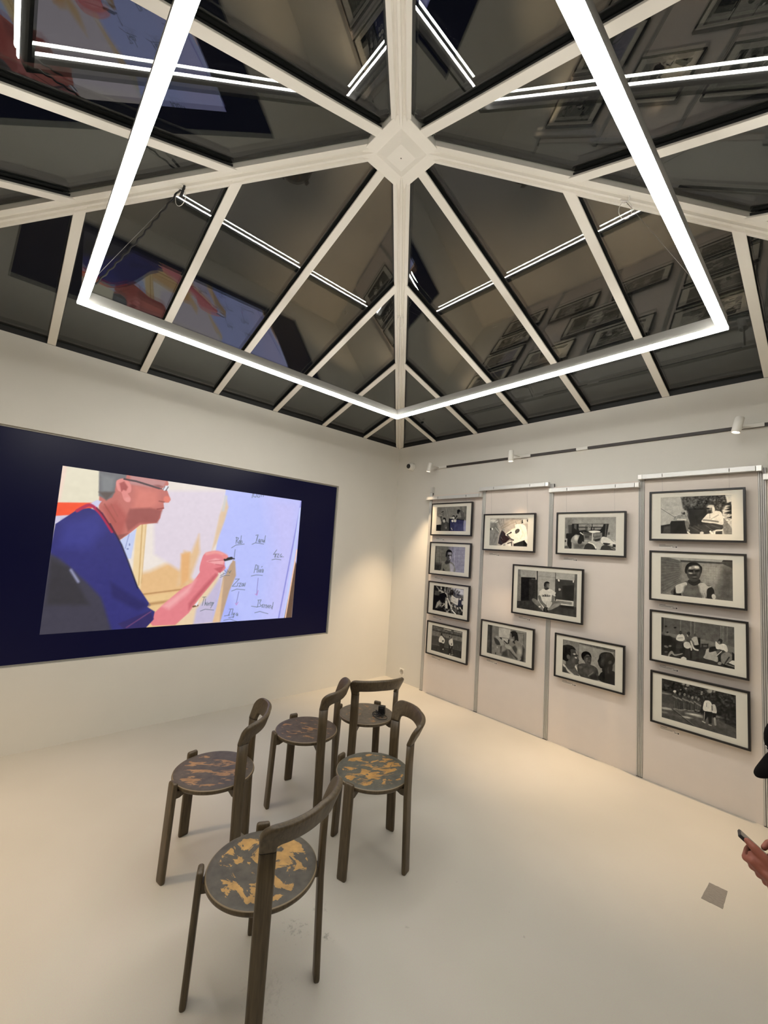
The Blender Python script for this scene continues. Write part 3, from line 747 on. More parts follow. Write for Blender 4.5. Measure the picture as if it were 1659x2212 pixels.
def paint_B1():
    p = pic((1045, 1105), 15.08, [(180, 240), (1418, 215), (1415, 1145), (172, 1110)])
    p.fill((176, 168, 158)); p.poly([(170, 230), (420, 300), (400, 700), (160, 1120)], 134, soft=120); p.poly([(160, 620), (480, 700), (420, 1120), (160, 1120)], 136, soft=40)
    for o_ in (0, 60, 140): p.line([(460+o_, 230), (560+o_*.5, 560-o_)], 16, 138)
    for o_ in (0, 50, 110): p.line([(530, 520+o_*.6), (960, 230+o_*.9)], 14, (150, 140, 128))
    p.line([(560, 580), (1000, 350)], 12, (140, 130, 118)); p.line([(1000, 340), (1040, 420)], 20, 140); p.line([(1060, 330), (1160, 270), (1200, 410)], 12, 140)
    p.line([(430, 260), (500, 470)], 14, 110); p.ell(270, 320, 110, 60, 214, 0, 60); p.line([(360, 370), (430, 330)], 20, 236); p.ell(255, 580, 28, 36, 240); p.ell(205, 590, 30, 36, 50)
    p.poly([(280, 480), (380, 430), (480, 620), (520, 700), (400, 760)], 120, soft=50); p.line([(360, 540), (500, 700)], 26, 172)
    for x in (230, 330): p.line([(x+120, 720), (x, 1050)], 12, 106)
    p.poly([(1180, 260), (1420, 220), (1420, 400), (1230, 420)], 190, soft=20); p.ell(1400, 310, 30, 46, 18); p.poly([(1200, 290), (1230, 280), (1250, 390), (1200, 400)], 60)
    p.poly([(580, 590), (750, 810), (840, 900), (760, 960), (690, 1040), (560, 1090), (460, 1040), (500, 800)], (42, 34, 38), soft=14); p.line([(540, 830), (620, 930)], 16, 90)
    p.poly([(690, 760), (860, 620), (1000, 560), (990, 460), (1060, 420), (1200, 420), (1320, 480), (1380, 660), (1410, 960), (1380, 1010), (1310, 930), (1130, 990), (980, 1040), (900, 930), (800, 830)], (236, 228, 212), sm=True)
    p.line([(1150, 480), (1250, 700), (1180, 880)], 40, (222, 210, 192), soft=30, sm=True); p.line([(880, 600), (1000, 560)], 30, (226, 214, 196), soft=20)
    p.ell(1070, 640, 82, 60, 74, -40); p.poly([(980, 710), (1060, 680), (1070, 730)], 70); p.line([(740, 760), (880, 690)], 34, 60); p.ell(860, 690, 30, 22, 34, -20)
    p.line([(760, 780), (860, 890), (950, 930)], 46, 86, sm=True); p.ell(620, 610, 36, 46, 150)
    p.poly([(970, 1050), (1310, 930), (1400, 1040), (1390, 1130), (960, 1140)], 26, soft=16); p.line([(1330, 950), (1400, 1030)], 24, 230)
    p.poly([(560, 1120), (620, 1050), (740, 1000), (860, 950), (930, 1040), (950, 1140)], 216, soft=14); p.line([(770, 1040), (890, 1000), (910, 1120)], 30, 60); p.ell(660, 1090, 40, 40, 160, 0, 24)
    return p.noise(9, 6).noise(2.2, 5)
def paint_B2():
    p = pic((1040, 1340), 15.08, [(165, 160), (1460, 410), (1462, 1380), (165, 1060)])
    p.fill(128); p.poly([(160, 150), (270, 180), (300, 1110), (160, 1070)], 70, soft=30); p.poly([(240, 180), (320, 200), (330, 1110), (270, 1100)], 50, soft=30)
    p.poly([(320, 210), (540, 260), (540, 640), (420, 560), (330, 700)], 122, soft=40); p.poly([(540, 270), (920, 330), (880, 640), (540, 570)], 184, soft=10)
    p.poly([(555, 575), (640, 580), (640, 660)], 24); p.poly([(650, 590), (850, 640), (830, 790), (660, 700)], 170); p.line([(650, 580), (880, 620)], 14, 110); p.poly([(855, 640), (900, 650), (890, 780), (850, 780)], 20)
    p.poly([(1100, 350), (1460, 410), (1460, 480), (1120, 420)], 150); p.line([(1110, 355), (1460, 425)], 12, 90); p.line([(1130, 430), (1460, 470)], 16, 84); p.poly([(1350, 480), (1465, 480), (1465, 1390), (1350, 1350)], 120, soft=40); p.line([(1345, 500), (1360, 800)], 18, 90)
    p.poly([(385, 600), (440, 600), (640, 760), (600, 800), (560, 820), (460, 790)], 64, sm=True); p.poly([(430, 540), (540, 560), (700, 740), (730, 850), (640, 860), (560, 700)], 152, sm=True)
    p.poly([(610, 900), (640, 840), (720, 830), (790, 860), (820, 960), (810, 1080), (780, 1170), (640, 1160), (615, 1060)], 134, sm=True); p.poly([(610, 880), (650, 850), (640, 1080), (620, 1060)], 60, soft=40); p.poly([(680, 1040), (830, 960), (880, 1200), (660, 1160)], 66, soft=60)
    p.poly([(940, 460), (980, 400), (1060, 395), (1140, 460), (1170, 560), (1190, 690), (1100, 690), (1030, 730), (960, 640), (930, 560)], 110, sm=True)
    p.poly([(920, 430), (970, 385), (1070, 385), (1140, 450), (1170, 560), (1190, 700), (1120, 660), (1060, 700), (1060, 600), (1040, 540), (980, 580), (960, 470)], 14, sm=True); p.poly([(970, 690), (1060, 690), (1090, 800), (1040, 760)], 40, soft=20)
    p.poly([(930, 620), (1020, 640), (1000, 720), (950, 690)], 150, soft=20)
    p.poly([(1080, 790), (1130, 720), (1190, 700), (1320, 760), (1390, 900), (1390, 1100), (1340, 1330), (1210, 1280), (1130, 1120), (1150, 960), (1060, 900)], 136, sm=True)
    p.poly([(1000, 880), (1090, 830), (1160, 950), (1130, 1120), (1030, 1000)], 66, soft=40); p.poly([(1340, 840), (1400, 950), (1380, 1360), (1250, 1320), (1330, 1100)], 50, soft=60); p.ell(1240, 1040, 60, 120, 168, 0, 80)
    p.line([(1240, 1250), (1080, 1130), (930, 930)], 110, 140, sm=True); p.line([(1160, 1250), (980, 1080), (890, 970)], 40, 50, soft=40); p.poly([(750, 820), (850, 800), (960, 880), (930, 950), (830, 930)], 160, sm=True); p.line([(720, 690), (830, 780)], 34, 40, sm=True)
    p.ell(505, 890, 20, 34, 168, -20); p.ell(460, 1080, 16, 30, 40); p.poly([(880, 990), (1000, 1110), (1060, 1250), (890, 1200)], 100, soft=30)
    return p.noise(9, 6).noise(2.2, 5)
def paint_C1():
    p = pic((1105, 1220), 10.703, [(140, 105), (1508, 215), (1500, 1228), (125, 1008)], 240, 156)
    p.fill(150); p.poly([(140, 100), (200, 110), (215, 830), (130, 840)], 118, soft=10); p.poly([(200, 110), (580, 140), (570, 350), (210, 290)], 156); p.poly([(215, 290), (545, 305), (540, 330), (580, 350), (590, 860), (215, 840)], 24)
    p.poly([(400, 330), (590, 350), (590, 800), (400, 850)], 50, soft=16); p.line([(460, 335), (545, 350)], 12, 110); p.line([(563, 140), (560, 345)], 18, 196)
    p.line([(580, 145), (592, 860)], 24, 28); p.poly([(600, 150), (1000, 180), (1000, 840), (600, 850)], 166); p.line([(610, 270), (1000, 300)], 8, 128); p.line([(620, 345), (990, 370)], 6, 140)
    p.poly([(1005, 185), (1440, 220), (1440, 370), (1010, 335)], 170); p.poly([(1010, 335), (1440, 370), (1425, 850), (1005, 830)], 62); p.poly([(1160, 490), (1430, 480), (1420, 840), (1150, 810)], 34, soft=8); p.line([(1000, 190), (1000, 830)], 14, 60)
    p.poly([(1440, 220), (1510, 215), (1500, 1010), (1430, 990)], 96, soft=12); p.ell(1075, 365, 20, 30, 226, -30); p.ell(1410, 390, 16, 30, 200)
    p.poly([(125, 840), (460, 830), (700, 850), (1000, 860), (1500, 990), (1500, 1240), (120, 1010)], 58, soft=14); p.poly([(700, 1080), (950, 1060), (1500, 1150), (1500, 1230)], 66, soft=50); p.poly([(1120, 930), (1420, 960), (1430, 1030), (1120, 990)], 26, soft=20)
    p.poly([(1020, 800), (1415, 845), (1410, 965), (1020, 920)], 196); p.poly([(1045, 830), (1385, 870), (1385, 930), (1045, 890)], 130)
    # seated man
    p.poly([(475, 800), (520, 785), (640, 860), (700, 960), (740, 1040), (700, 1050), (600, 960), (490, 860)], 122, sm=True); p.line([(640, 840), (740, 1000)], 26, 206); p.ell(650, 975, 24, 18, 214)
    p.poly([(920, 850), (1060, 850), (1130, 900), (1080, 960), (900, 1050), (860, 1040), (870, 960)], 112, sm=True); p.poly([(990, 900), (1130, 890), (1080, 960), (900, 1050), (860, 1010)], 142, soft=14)
    p.poly([(690, 850), (920, 860), (900, 960), (840, 1010), (770, 970)], 196, sm=True); p.line([(800, 880), (800, 960)], 8, 150)
    p.poly([(640, 620), (700, 570), (860, 560), (920, 580), (1030, 660), (1000, 740), (930, 700), (910, 850), (690, 840), (680, 760), (630, 730)], 208, sm=False); p.poly([(920, 700), (1000, 740), (960, 860), (920, 850)], 118, soft=10)
    p.line([(640, 740), (680, 860), (780, 960)], 60, 106, sm=True); p.line([(1020, 700), (1060, 600), (1090, 580)], 44, 58, sm=True); p.ell(1095, 575, 30, 28, 176); p.ell(1060, 575, 14, 30, 50)
    p.poly([(750, 520), (830, 540), (860, 560), (790, 590), (750, 560)], 70, sm=True); p.ell(800, 480, 58, 78, 84); p.ell(835, 490, 26, 44, 128, 0, 18)
    p.poly([(738, 480), (750, 420), (800, 392), (850, 405), (862, 440), (800, 430), (780, 470), (770, 520), (750, 510)], 16, sm=True); p.ell(845, 470, 10, 5, 40); p.poly([(760, 550), (800, 540), (860, 540), (830, 572), (780, 575)], 40, soft=14)
    # word on the shirt
    k = 24
    def ring(x, y, r=14, w=9): p.line([(x+r*math.cos(t/8*math.pi), y+r*1.15*math.sin(t/8*math.pi)) for t in range(17)], w, k)
    ring(713, 722); p.line([(728, 706), (728, 740)], 10, k); ring(750, 722); p.line([(765, 690), (765, 740)], 10, k); p.line([(780, 706), (780, 740)], 11, k); p.ell(780, 695, 6, 6, k)
    ring(802, 723); p.line([(817, 691), (817, 741)], 10, k); ring(839, 724); p.line([(854, 708), (854, 742)], 10, k); p.line([(888, 710), (872, 708), (868, 718), (886, 728), (884, 740), (866, 740)], 9, k)
    p.ell(745, 1040, 40, 30, 150, -40); p.poly([(740, 1010), (790, 985), (840, 1000), (860, 1050), (820, 1100), (770, 1100), (730, 1070)], 22, sm=True); p.line([(785, 1000), (795, 1090)], 12, 90); p.ell(850, 1030, 26, 30, 140)
    return p.noise(9, 6).noise(2.2, 5)
def paint_D1():
    p = pic((1200, 1105), 11.06, [(222, 145), (1447, 127), (1437, 940), (207, 895)], 220, 142)
    p.vgrad(150, 172); p.poly([(215, 140), (420, 140), (400, 620), (210, 620)], 118, soft=200); p.poly([(300, 330), (400, 320), (400, 560), (310, 540)], 70, soft=12)
    p.poly([(390, 298), (1265, 300), (1210, 620), (380, 600)], 26); p.poly([(440, 310), (500, 310), (500, 440), (440, 400)], 100, soft=20); p.poly([(550, 310), (860, 310), (860, 370), (550, 370)], 150); p.poly([(880, 310), (1140, 310), (1120, 370), (880, 370)], 158)
    p.poly([(540, 390), (700, 390), (740, 440), (560, 460)], 130); p.poly([(870, 390), (1100, 390), (1060, 440), (870, 440)], 140); p.line([(915, 380), (912, 440)], 20, 24)
    p.line([(1200, 320), (1180, 590)], 22, 104); p.line([(1235, 320), (1200, 610)], 16, 46); p.poly([(1240, 500), (1290, 500), (1285, 560), (1230, 560)], 100)
    p.poly([(250, 560), (330, 530), (600, 560), (560, 640), (400, 660), (380, 880), (330, 890), (280, 800)], 22, sm=True); p.poly([(210, 660), (280, 650), (270, 800), (205, 790)], 170); p.ell(235, 710, 24, 30, 70); p.poly([(205, 830), (290, 820), (340, 895), (205, 895)], 100)
    p.ell(775, 400, 68, 88, 96); p.ell(800, 420, 36, 62, 150, 0, 24); p.ell(770, 350, 50, 34, 128, 0, 30); p.ell(745, 385, 16, 10, 40, 0, 8); p.ell(810, 385, 12, 8, 60, 0, 8); p.line([(785, 450), (815, 450)], 8, 70); p.poly([(710, 360), (725, 440), (770, 480), (720, 450)], 40, soft=16)
    p.poly([(790, 490), (840, 465), (950, 460), (1040, 470), (1060, 500), (960, 510), (880, 520)], 230, sm=True)
    p.poly([(365, 720), (400, 620), (470, 575), (580, 580), (560, 720), (680, 700), (800, 720), (760, 780), (700, 830), (690, 900), (440, 895), (430, 800)], 150, sm=True); p.ell(490, 630, 50, 70, 206, 0, 40); p.poly([(430, 780), (600, 760), (690, 800), (640, 895), (450, 890)], 100, soft=60)
    p.poly([(590, 560), (660, 580), (680, 720), (640, 720), (610, 770), (540, 770), (530, 700)], 30, sm=True); p.line([(590, 510), (660, 560)], 22, 216)
    p.poly([(650, 490), (870, 530), (860, 700), (680, 680)], 120); p.poly([(660, 495), (860, 535), (850, 580), (680, 550)], 82); p.poly([(700, 570), (800, 580), (800, 650), (700, 640)], 70, soft=14); p.line([(885, 530), (870, 700)], 26, 196)
    p.poly([(910, 520), (1110, 510), (1100, 620), (1060, 680), (900, 700)], 130); p.poly([(920, 590), (1080, 570), (1060, 620), (920, 640)], 96, soft=20); p.poly([(900, 680), (1070, 640), (1050, 700), (950, 720)], 40, soft=20)
    p.poly([(1100, 620), (1180, 610), (1290, 660), (1360, 720), (1440, 750), (1440, 860), (1300, 800), (1150, 780), (1080, 740)], 216, sm=True); p.poly([(1330, 660), (1440, 720), (1440, 780)], 200); p.poly([(1140, 750), (1300, 770), (1240, 800), (1150, 790)], 30, sm=True); p.poly([(1360, 780), (1440, 790), (1438, 860), (1350, 850)], 50)
    p.poly([(780, 740), (900, 710), (1020, 740), (1100, 780), (1080, 860), (980, 910), (900, 880)], 186, sm=True); p.poly([(680, 870), (720, 790), (800, 760), (900, 800), (970, 915), (690, 905)], 56, sm=True); p.line([(790, 745), (900, 790), (960, 880)], 28, 226, sm=True)
    p.poly([(1070, 900), (1100, 830), (1180, 800), (1300, 830), (1440, 900), (1438, 945), (1070, 925)], 58, sm=True); p.poly([(1300, 850), (1438, 910), (1435, 935), (1320, 890)], 130, soft=20)
    return p.noise(9, 6).noise(2.2, 5)
def paint_D2():
    p = pic((1200, 1370), 11.06, [(170, 140), (1405, 390), (1425, 1230), (188, 908)], 220, 142)
    p.fill(150); p.poly([(160, 130), (550, 220), (560, 700), (180, 620)], 124, soft=14)
    for k in range(7): p.line([(200+50*k, 150+10*k), (330+50*k, 420)], 6, 146, a=.5)
    p.poly([(550, 210), (1410, 390), (1410, 470), (560, 260)], 92, soft=14); p.line([(620, 235), (1400, 410)], 14, 60); p.line([(550, 230), (555, 700)], 8, 110)
    for x in (640, 720, 790, 860, 940): p.line([(x, 300), (x, 700)], 5, 140)
    p.poly([(1340, 480), (1410, 440), (1425, 1000), (1340, 900)], 110, soft=20)
    # left man, profile to the right
    p.poly([(190, 760), (240, 720), (470, 760), (540, 860), (610, 1000), (190, 920)], 96, sm=True); p.line([(220, 740), (300, 850), (440, 970)], 40, 196, sm=True); p.line([(490, 780), (560, 890), (610, 1005)], 34, 206, sm=True); p.poly([(190, 780), (260, 800), (330, 930), (190, 910)], 70, soft=20)
    p.poly([(270, 640), (380, 660), (480, 730), (440, 840), (300, 800)], 72, sm=True)
    p.poly([(340, 380), (420, 380), (490, 440), (530, 520), (530, 560), (570, 640), (550, 680), (565, 720), (480, 740), (380, 720), (330, 600), (330, 480)], 74, sm=True)
    p.poly([(175, 320), (230, 285), (320, 280), (430, 330), (500, 430), (440, 390), (360, 390), (370, 480), (350, 600), (290, 660), (230, 640), (180, 580)], 18, sm=True)
    p.ell(320, 560, 40, 60, 100, -20, 20); p.ell(455, 495, 32, 12, 220, 10, 14); p.ell(490, 580, 28, 16, 220, 20, 14); p.poly([(480, 400), (530, 520), (520, 540)], 200, soft=14); p.ell(505, 520, 34, 12, 20, 10, 8); p.ell(440, 630, 40, 60, 104, 0, 50)
    # middle man
    p.poly([(530, 770), (600, 720), (690, 710), (860, 750), (990, 830), (1030, 980), (1030, 1100), (620, 1010)], 74, sm=True); p.ell(800, 900, 90, 60, 94, 10, 70); p.line([(800, 1000), (900, 920)], 30, 120, soft=24); p.poly([(830, 1000), (960, 940), (1020, 1090), (850, 1060)], 40, soft=40); p.ell(610, 800, 40, 30, 104, 0, 30)
    p.poly([(640, 560), (680, 520), (820, 540), (850, 600), (840, 720), (800, 770), (740, 740), (690, 660)], 70, sm=True); p.poly([(620, 560), (622, 480), (680, 435), (760, 440), (830, 500), (850, 590), (790, 520), (720, 520), (680, 580), (670, 640)], 14, sm=True)
    p.ell(745, 595, 22, 12, 120, 0, 10); p.ell(815, 605, 14, 8, 40, 0, 8); p.ell(740, 640, 30, 40, 104, 0, 30); p.ell(800, 660, 16, 24, 96, 0, 14); p.ell(810, 700, 26, 10, 40, 0, 8)
    # right man, profile to the left
    p.poly([(1040, 1090), (1060, 960), (1130, 900), (1330, 880), (1425, 960), (1425, 1240)], 32, sm=True); p.poly([(1110, 820), (1210, 740), (1330, 700), (1340, 880), (1250, 960), (1130, 920)], 36, sm=True); p.line([(1240, 790), (1250, 920)], 30, 70, soft=30)
    p.poly([(1020, 600), (1030, 530), (1080, 470), (1190, 450), (1310, 480), (1390, 600), (1380, 700), (1330, 760), (1180, 820), (1080, 820), (1030, 760), (1005, 690), (995, 650)], 30, sm=True); p.ell(1120, 650, 50, 90, 76, 10, 70); p.ell(1280, 690, 40, 44, 70, 0, 20); p.ell(1150, 520, 90, 50, 54, 0, 60); p.ell(1050, 590, 24, 14, 14, 0, 14)
    return p.noise(9, 6).noise(2.2, 5)
def paint_E1():
    p = pic((1405, 1055), 8.093, [(178, 160), (1412, 108), (1415, 815), (190, 803)], 250, 160)
    p.fill(182); p.poly([(530, 140), (1300, 110), (1330, 250), (1240, 400), (1250, 640), (620, 700), (660, 420), (570, 350)], 66, soft=30); keep = [(530, 130), (900, 120), (780, 330), (600, 400)]
    p.noise(4, 30, [(540, 140), (1420, 110), (1420, 620), (650, 700), (600, 400)]); p.noise(5, 34, keep); p.poly(keep, 130, soft=60, a=.4); p.poly([(650, 350), (1000, 330), (980, 640), (680, 660)], 36, soft=50, a=.8)
    for x, y in ((1330, 290), (1370, 340), (1340, 440), (1390, 520), (1360, 380)): p.poly([(x-70, y), (x+60, y-50), (x+70, y+20)], 40, soft=14)
    p.poly([(1290, 110), (1420, 110), (1410, 220), (1330, 250)], 200, soft=20)
    p.poly([(185, 660), (350, 630), (370, 580), (600, 570), (640, 690), (660, 805), (185, 805)], 34, soft=14); p.poly([(250, 680), (360, 650), (360, 790), (230, 790)], 76, soft=30); p.line([(190, 360), (440, 520)], 6, 60)
    p.poly([(1250, 520), (1330, 600), (1415, 730), (1415, 815), (1290, 815), (1250, 660)], 128, sm=True); p.noise(5, 10, [(1250, 520), (1415, 730), (1415, 815), (1290, 815)])
    p.poly([(430, 510), (480, 480), (600, 460), (650, 500), (690, 620), (660, 640), (600, 560), (480, 570), (410, 560)], 150, sm=True); p.noise(4, 14, [(430, 480), (640, 470), (640, 560), (420, 560)]); p.line([(480, 550), (620, 555)], 22, 206); p.ell(575, 430, 34, 36, 120); p.ell(570, 410, 30, 22, 170); p.ell(590, 445, 20, 20, 60, 0, 10)
    p.poly([(610, 580), (680, 610), (670, 740), (690, 800), (660, 800), (620, 680)], 120, sm=True)
    p.poly([(670, 690), (880, 650), (980, 620), (1230, 640), (1240, 720), (1100, 740), (1000, 800), (700, 800), (690, 740)], 62, sm=True)
    for a_, c_ in (((720, 690), (860, 760)), ((800, 680), (900, 740)), ((960, 650), (1080, 740)), ((1060, 650), (1200, 700))): p.line([a_, c_], 10, 98, soft=12)
    p.poly([(890, 580), (930, 520), (1010, 440), (1120, 400), (1220, 420), (1260, 540), (1250, 640), (1120, 620), (930, 600)], 206, sm=True); p.line([(920, 560), (1040, 570), (1170, 590)], 26, 120, soft=14, sm=True); p.line([(1060, 540), (1180, 470)], 14, 150, soft=14); p.line([(1030, 460), (1030, 520)], 18, 170)
    p.ell(1045, 370, 66, 74, 110); p.poly([(1070, 300), (1110, 340), (1115, 410), (1080, 430), (1070, 350)], 206, sm=True); p.ell(1040, 320, 60, 26, 190, -8, 16); p.ell(1000, 360, 26, 14, 20, 0, 8); p.poly([(990, 390), (1060, 390), (1050, 440), (1010, 450)], 44, soft=14)
    p.line([(1110, 805), (1115, 760), (1150, 735), (1240, 735)], 18, 226, sm=True); p.poly([(1130, 760), (1240, 750), (1240, 805), (1130, 805)], 70); p.line([(1040, 760), (1080, 805)], 34, 220); p.ell(895, 785, 34, 24, 200); p.line([(655, 770), (690, 800)], 24, 216)
    return p.noise(9, 6).noise(2.2, 5)
def paint_E2():
    p = pic((1405, 1190), 8.093, [(178, 103), (1425, 165), (1440, 887), (180, 757)], 250, 160)
    p.fill(128); p.poly([(170, 100), (530, 140), (530, 560), (180, 770)], 96, soft=60); p.poly([(860, 230), (1250, 260), (1200, 560), (880, 560)], 152, soft=120); p.poly([(1250, 300), (1440, 300), (1440, 890), (1150, 860)], 84, soft=160)
    for k in range(12):
        y = 110 + 60*k; p.line([(175, y), (520, 200 + (y-110)*.52)], 6, 128, a=.7)
    for k in range(14): p.line([(900, 260+44*k), (1430, 300+46*k)], 4, 100, a=.35)
    for k in range(12): p.line([(920+42*k, 250), (925+42*k, 840)], 4, 100, a=.3)
    p.poly([(300, 110), (1400, 165), (1200, 215), (520, 180)], 172, soft=20); p.poly([(520, 165), (1220, 205), (1440, 200), (1430, 320), (1250, 235), (860, 215), (530, 195)], 64, soft=14); p.poly([(1260, 165), (1425, 168), (1420, 200), (1230, 200)], 46, soft=10)
    p.poly([(405, 770), (420, 640), (520, 580), (640, 530), (860, 530), (980, 600), (1060, 620), (1110, 720), (1060, 850)], 86, sm=True)
    p.poly([(440, 620), (540, 570), (620, 550), (640, 600), (590, 700), (560, 790), (520, 750), (450, 730)], 190, sm=True); p.poly([(830, 590), (920, 560), (1000, 620), (1060, 620), (1000, 700), (960, 830), (900, 820), (850, 700)], 176, sm=True); p.poly([(410, 700), (440, 640), (450, 760), (540, 740), (545, 790), (410, 775)], 12, soft=14); p.poly([(985, 680), (1060, 640), (1110, 720), (1060, 850), (990, 830)], 30, sm=True); p.ell(1100, 800, 34, 46, 190, -20)
    p.poly([(580, 700), (620, 610), (820, 600), (860, 720), (900, 815), (570, 785)], 92, soft=40, sm=True); p.ell(720, 720, 100, 50, 112, 0, 60)
    for x in (900, 930, 960): p.line([(x-20, 740), (x, 820)], 8, 90, soft=8)
    p.poly([(650, 540), (690, 500), (850, 500), (860, 560), (770, 610), (700, 590)], 34, sm=True)
    p.poly([(620, 330), (650, 250), (760, 220), (860, 260), (885, 340), (870, 440), (820, 520), (740, 540), (680, 500), (635, 420)], 64, sm=True)
    p.poly([(600, 330), (630, 250), (700, 205), (800, 210), (870, 260), (900, 310), (880, 400), (860, 300), (800, 250), (700, 260), (650, 310), (630, 400), (605, 380)], 20, sm=True)
    p.poly([(662, 325), (690, 280), (750, 262), (830, 262), (856, 318), (800, 332), (762, 318), (715, 330)], 138, soft=14); p.ell(805, 290, 40, 22, 205, 8, 16); p.ell(690, 300, 22, 18, 180, -20, 12); p.ell(700, 394, 36, 14, 168, 8, 12); p.ell(762, 392, 16, 36, 92, 0, 16); p.ell(704, 352, 46, 19, 8, 5, 8); p.ell(812, 354, 46, 18, 8, -4, 8); p.ell(838, 400, 16, 30, 84, 0, 16); p.ell(768, 462, 40, 9, 110, 0, 8); p.ell(770, 480, 36, 8, 20, 0, 8); p.ell(770, 425, 34, 12, 24, 0, 10)
    return p.noise(9, 6).noise(2.2, 5)
def paint_E3():
    p = pic((1405, 1320), 7.9, [(178, 105), (1435, 275), (1445, 998), (180, 755)], 250, 160)
    p.fill(92); p.poly([(175, 100), (240, 110), (240, 360), (175, 360)], 60, soft=8); p.line([(235, 120), (230, 360)], 12, 118)
    for x in (515, 690, 755, 1200, 1310): p.line([(x, 150), (x-6, 520)], 14, 122, soft=8)
    p.line([(720, 180), (720, 380)], 26, 84); p.line([(1240, 260), (1225, 520)], 40, 110, soft=14)
    p.poly([(240, 370), (500, 420), (860, 480), (1440, 620), (1440, 720), (860, 560), (240, 470)], 116, soft=20)
    p.poly([(175, 400), (460, 480), (560, 540), (860, 620), (1445, 900), (1445, 1000), (175, 760)], 44, soft=20); p.poly([(175, 430), (330, 430), (440, 520), (440, 700), (180, 740)], 18, soft=24); p.poly([(640, 700), (900, 660), (940, 800), (660, 830)], 60, soft=30); p.line([(690, 690), (690, 800)], 40, 26, soft=10)
    for x, y, r in ((265, 270, 20), (420, 290, 24), (290, 370, 18)): p.ell(x, y, r, 14, 20)
    p.ell(270, 320, 22, 30, 90)
    p.poly([(440, 490), (460, 420), (500, 400), (560, 410), (585, 490), (520, 520)], 206, sm=True); p.ell(515, 375, 24, 32, 50); p.line([(470, 465), (550, 460)], 10, 140)
    p.poly([(590, 480), (600, 420), (650, 410), (700, 440), (710, 510), (740, 590), (720, 640), (650, 560)], 84, sm=True); p.ell(650, 390, 28, 32, 40); p.line([(625, 410), (640, 440)], 14, 176)
    p.poly([(700, 480), (760, 440), (800, 460), (815, 520), (840, 560), (760, 590), (740, 530)], 176, sm=True); p.ell(762, 415, 20, 28, 70); p.line([(740, 440), (690, 430)], 18, 100); p.poly([(800, 460), (850, 460), (850, 600), (820, 560)], 16)
    p.poly([(565, 560), (600, 530), (660, 540), (690, 610), (640, 645), (580, 620)], 196, sm=True); p.line([(690, 520), (740, 640), (810, 670)], 26, 190, sm=True); p.line([(690, 600), (700, 665)], 24, 196); p.poly([(740, 590), (850, 580), (850, 660), (790, 640)], 24, soft=10); p.poly([(440, 590), (480, 530), (550, 530), (540, 640), (440, 640)], 62, soft=14)
    p.poly([(870, 560), (990, 560), (980, 650), (870, 640)], 40); p.poly([(900, 580), (970, 580), (965, 620), (900, 615)], 90)
    p.poly([(300, 760), (340, 690), (380, 690), (420, 740), (540, 720), (540, 740), (420, 765), (360, 730), (320, 780)], 140, sm=True); p.ell(270, 610, 40, 18, 110, 20); p.ell(335, 600, 26, 16, 120); p.ell(270, 700, 30, 14, 90, 0)
    p.poly([(520, 810), (560, 780), (610, 800), (610, 832)], 206, sm=True)
    p.poly([(930, 740), (960, 650), (1030, 650), (1120, 700), (1150, 860), (1050, 840), (910, 800)], 166, sm=True); p.poly([(1000, 700), (1020, 620), (1140, 610), (1160, 660), (1080, 690)], 26, sm=True)
    p.poly([(1120, 640), (1110, 520), (1170, 570), (1240, 560), (1300, 600), (1310, 700), (1200, 660)], 210, sm=True); p.ell(1190, 515, 40, 38, 34, 30); p.ell(1170, 540, 20, 24, 120); p.poly([(1170, 650), (1280, 690), (1250, 720), (1200, 700)], 60)
    p.line([(1240, 690), (1150, 760)], 44, 70); p.line([(1180, 720), (1180, 880)], 40, 24); p.line([(1210, 690), (1130, 760)], 16, 196); p.ell(1180, 890, 34, 26, 140)
    p.poly([(1210, 750), (1300, 700), (1390, 750), (1390, 820), (1280, 900), (1210, 870)], 126, sm=True); p.poly([(1390, 700), (1440, 740), (1445, 830), (1390, 840)], 24); p.line([(1340, 790), (1270, 890)], 24, 50); p.poly([(1330, 880), (1390, 840), (1445, 850), (1445, 930)], 206); p.poly([(1200, 900), (1280, 910), (1445, 960), (1445, 1000), (1300, 970)], 16, soft=10); p.line([(1280, 905), (1445, 955)], 14, 130)
    return p.noise(9, 6).noise(2.2, 5)
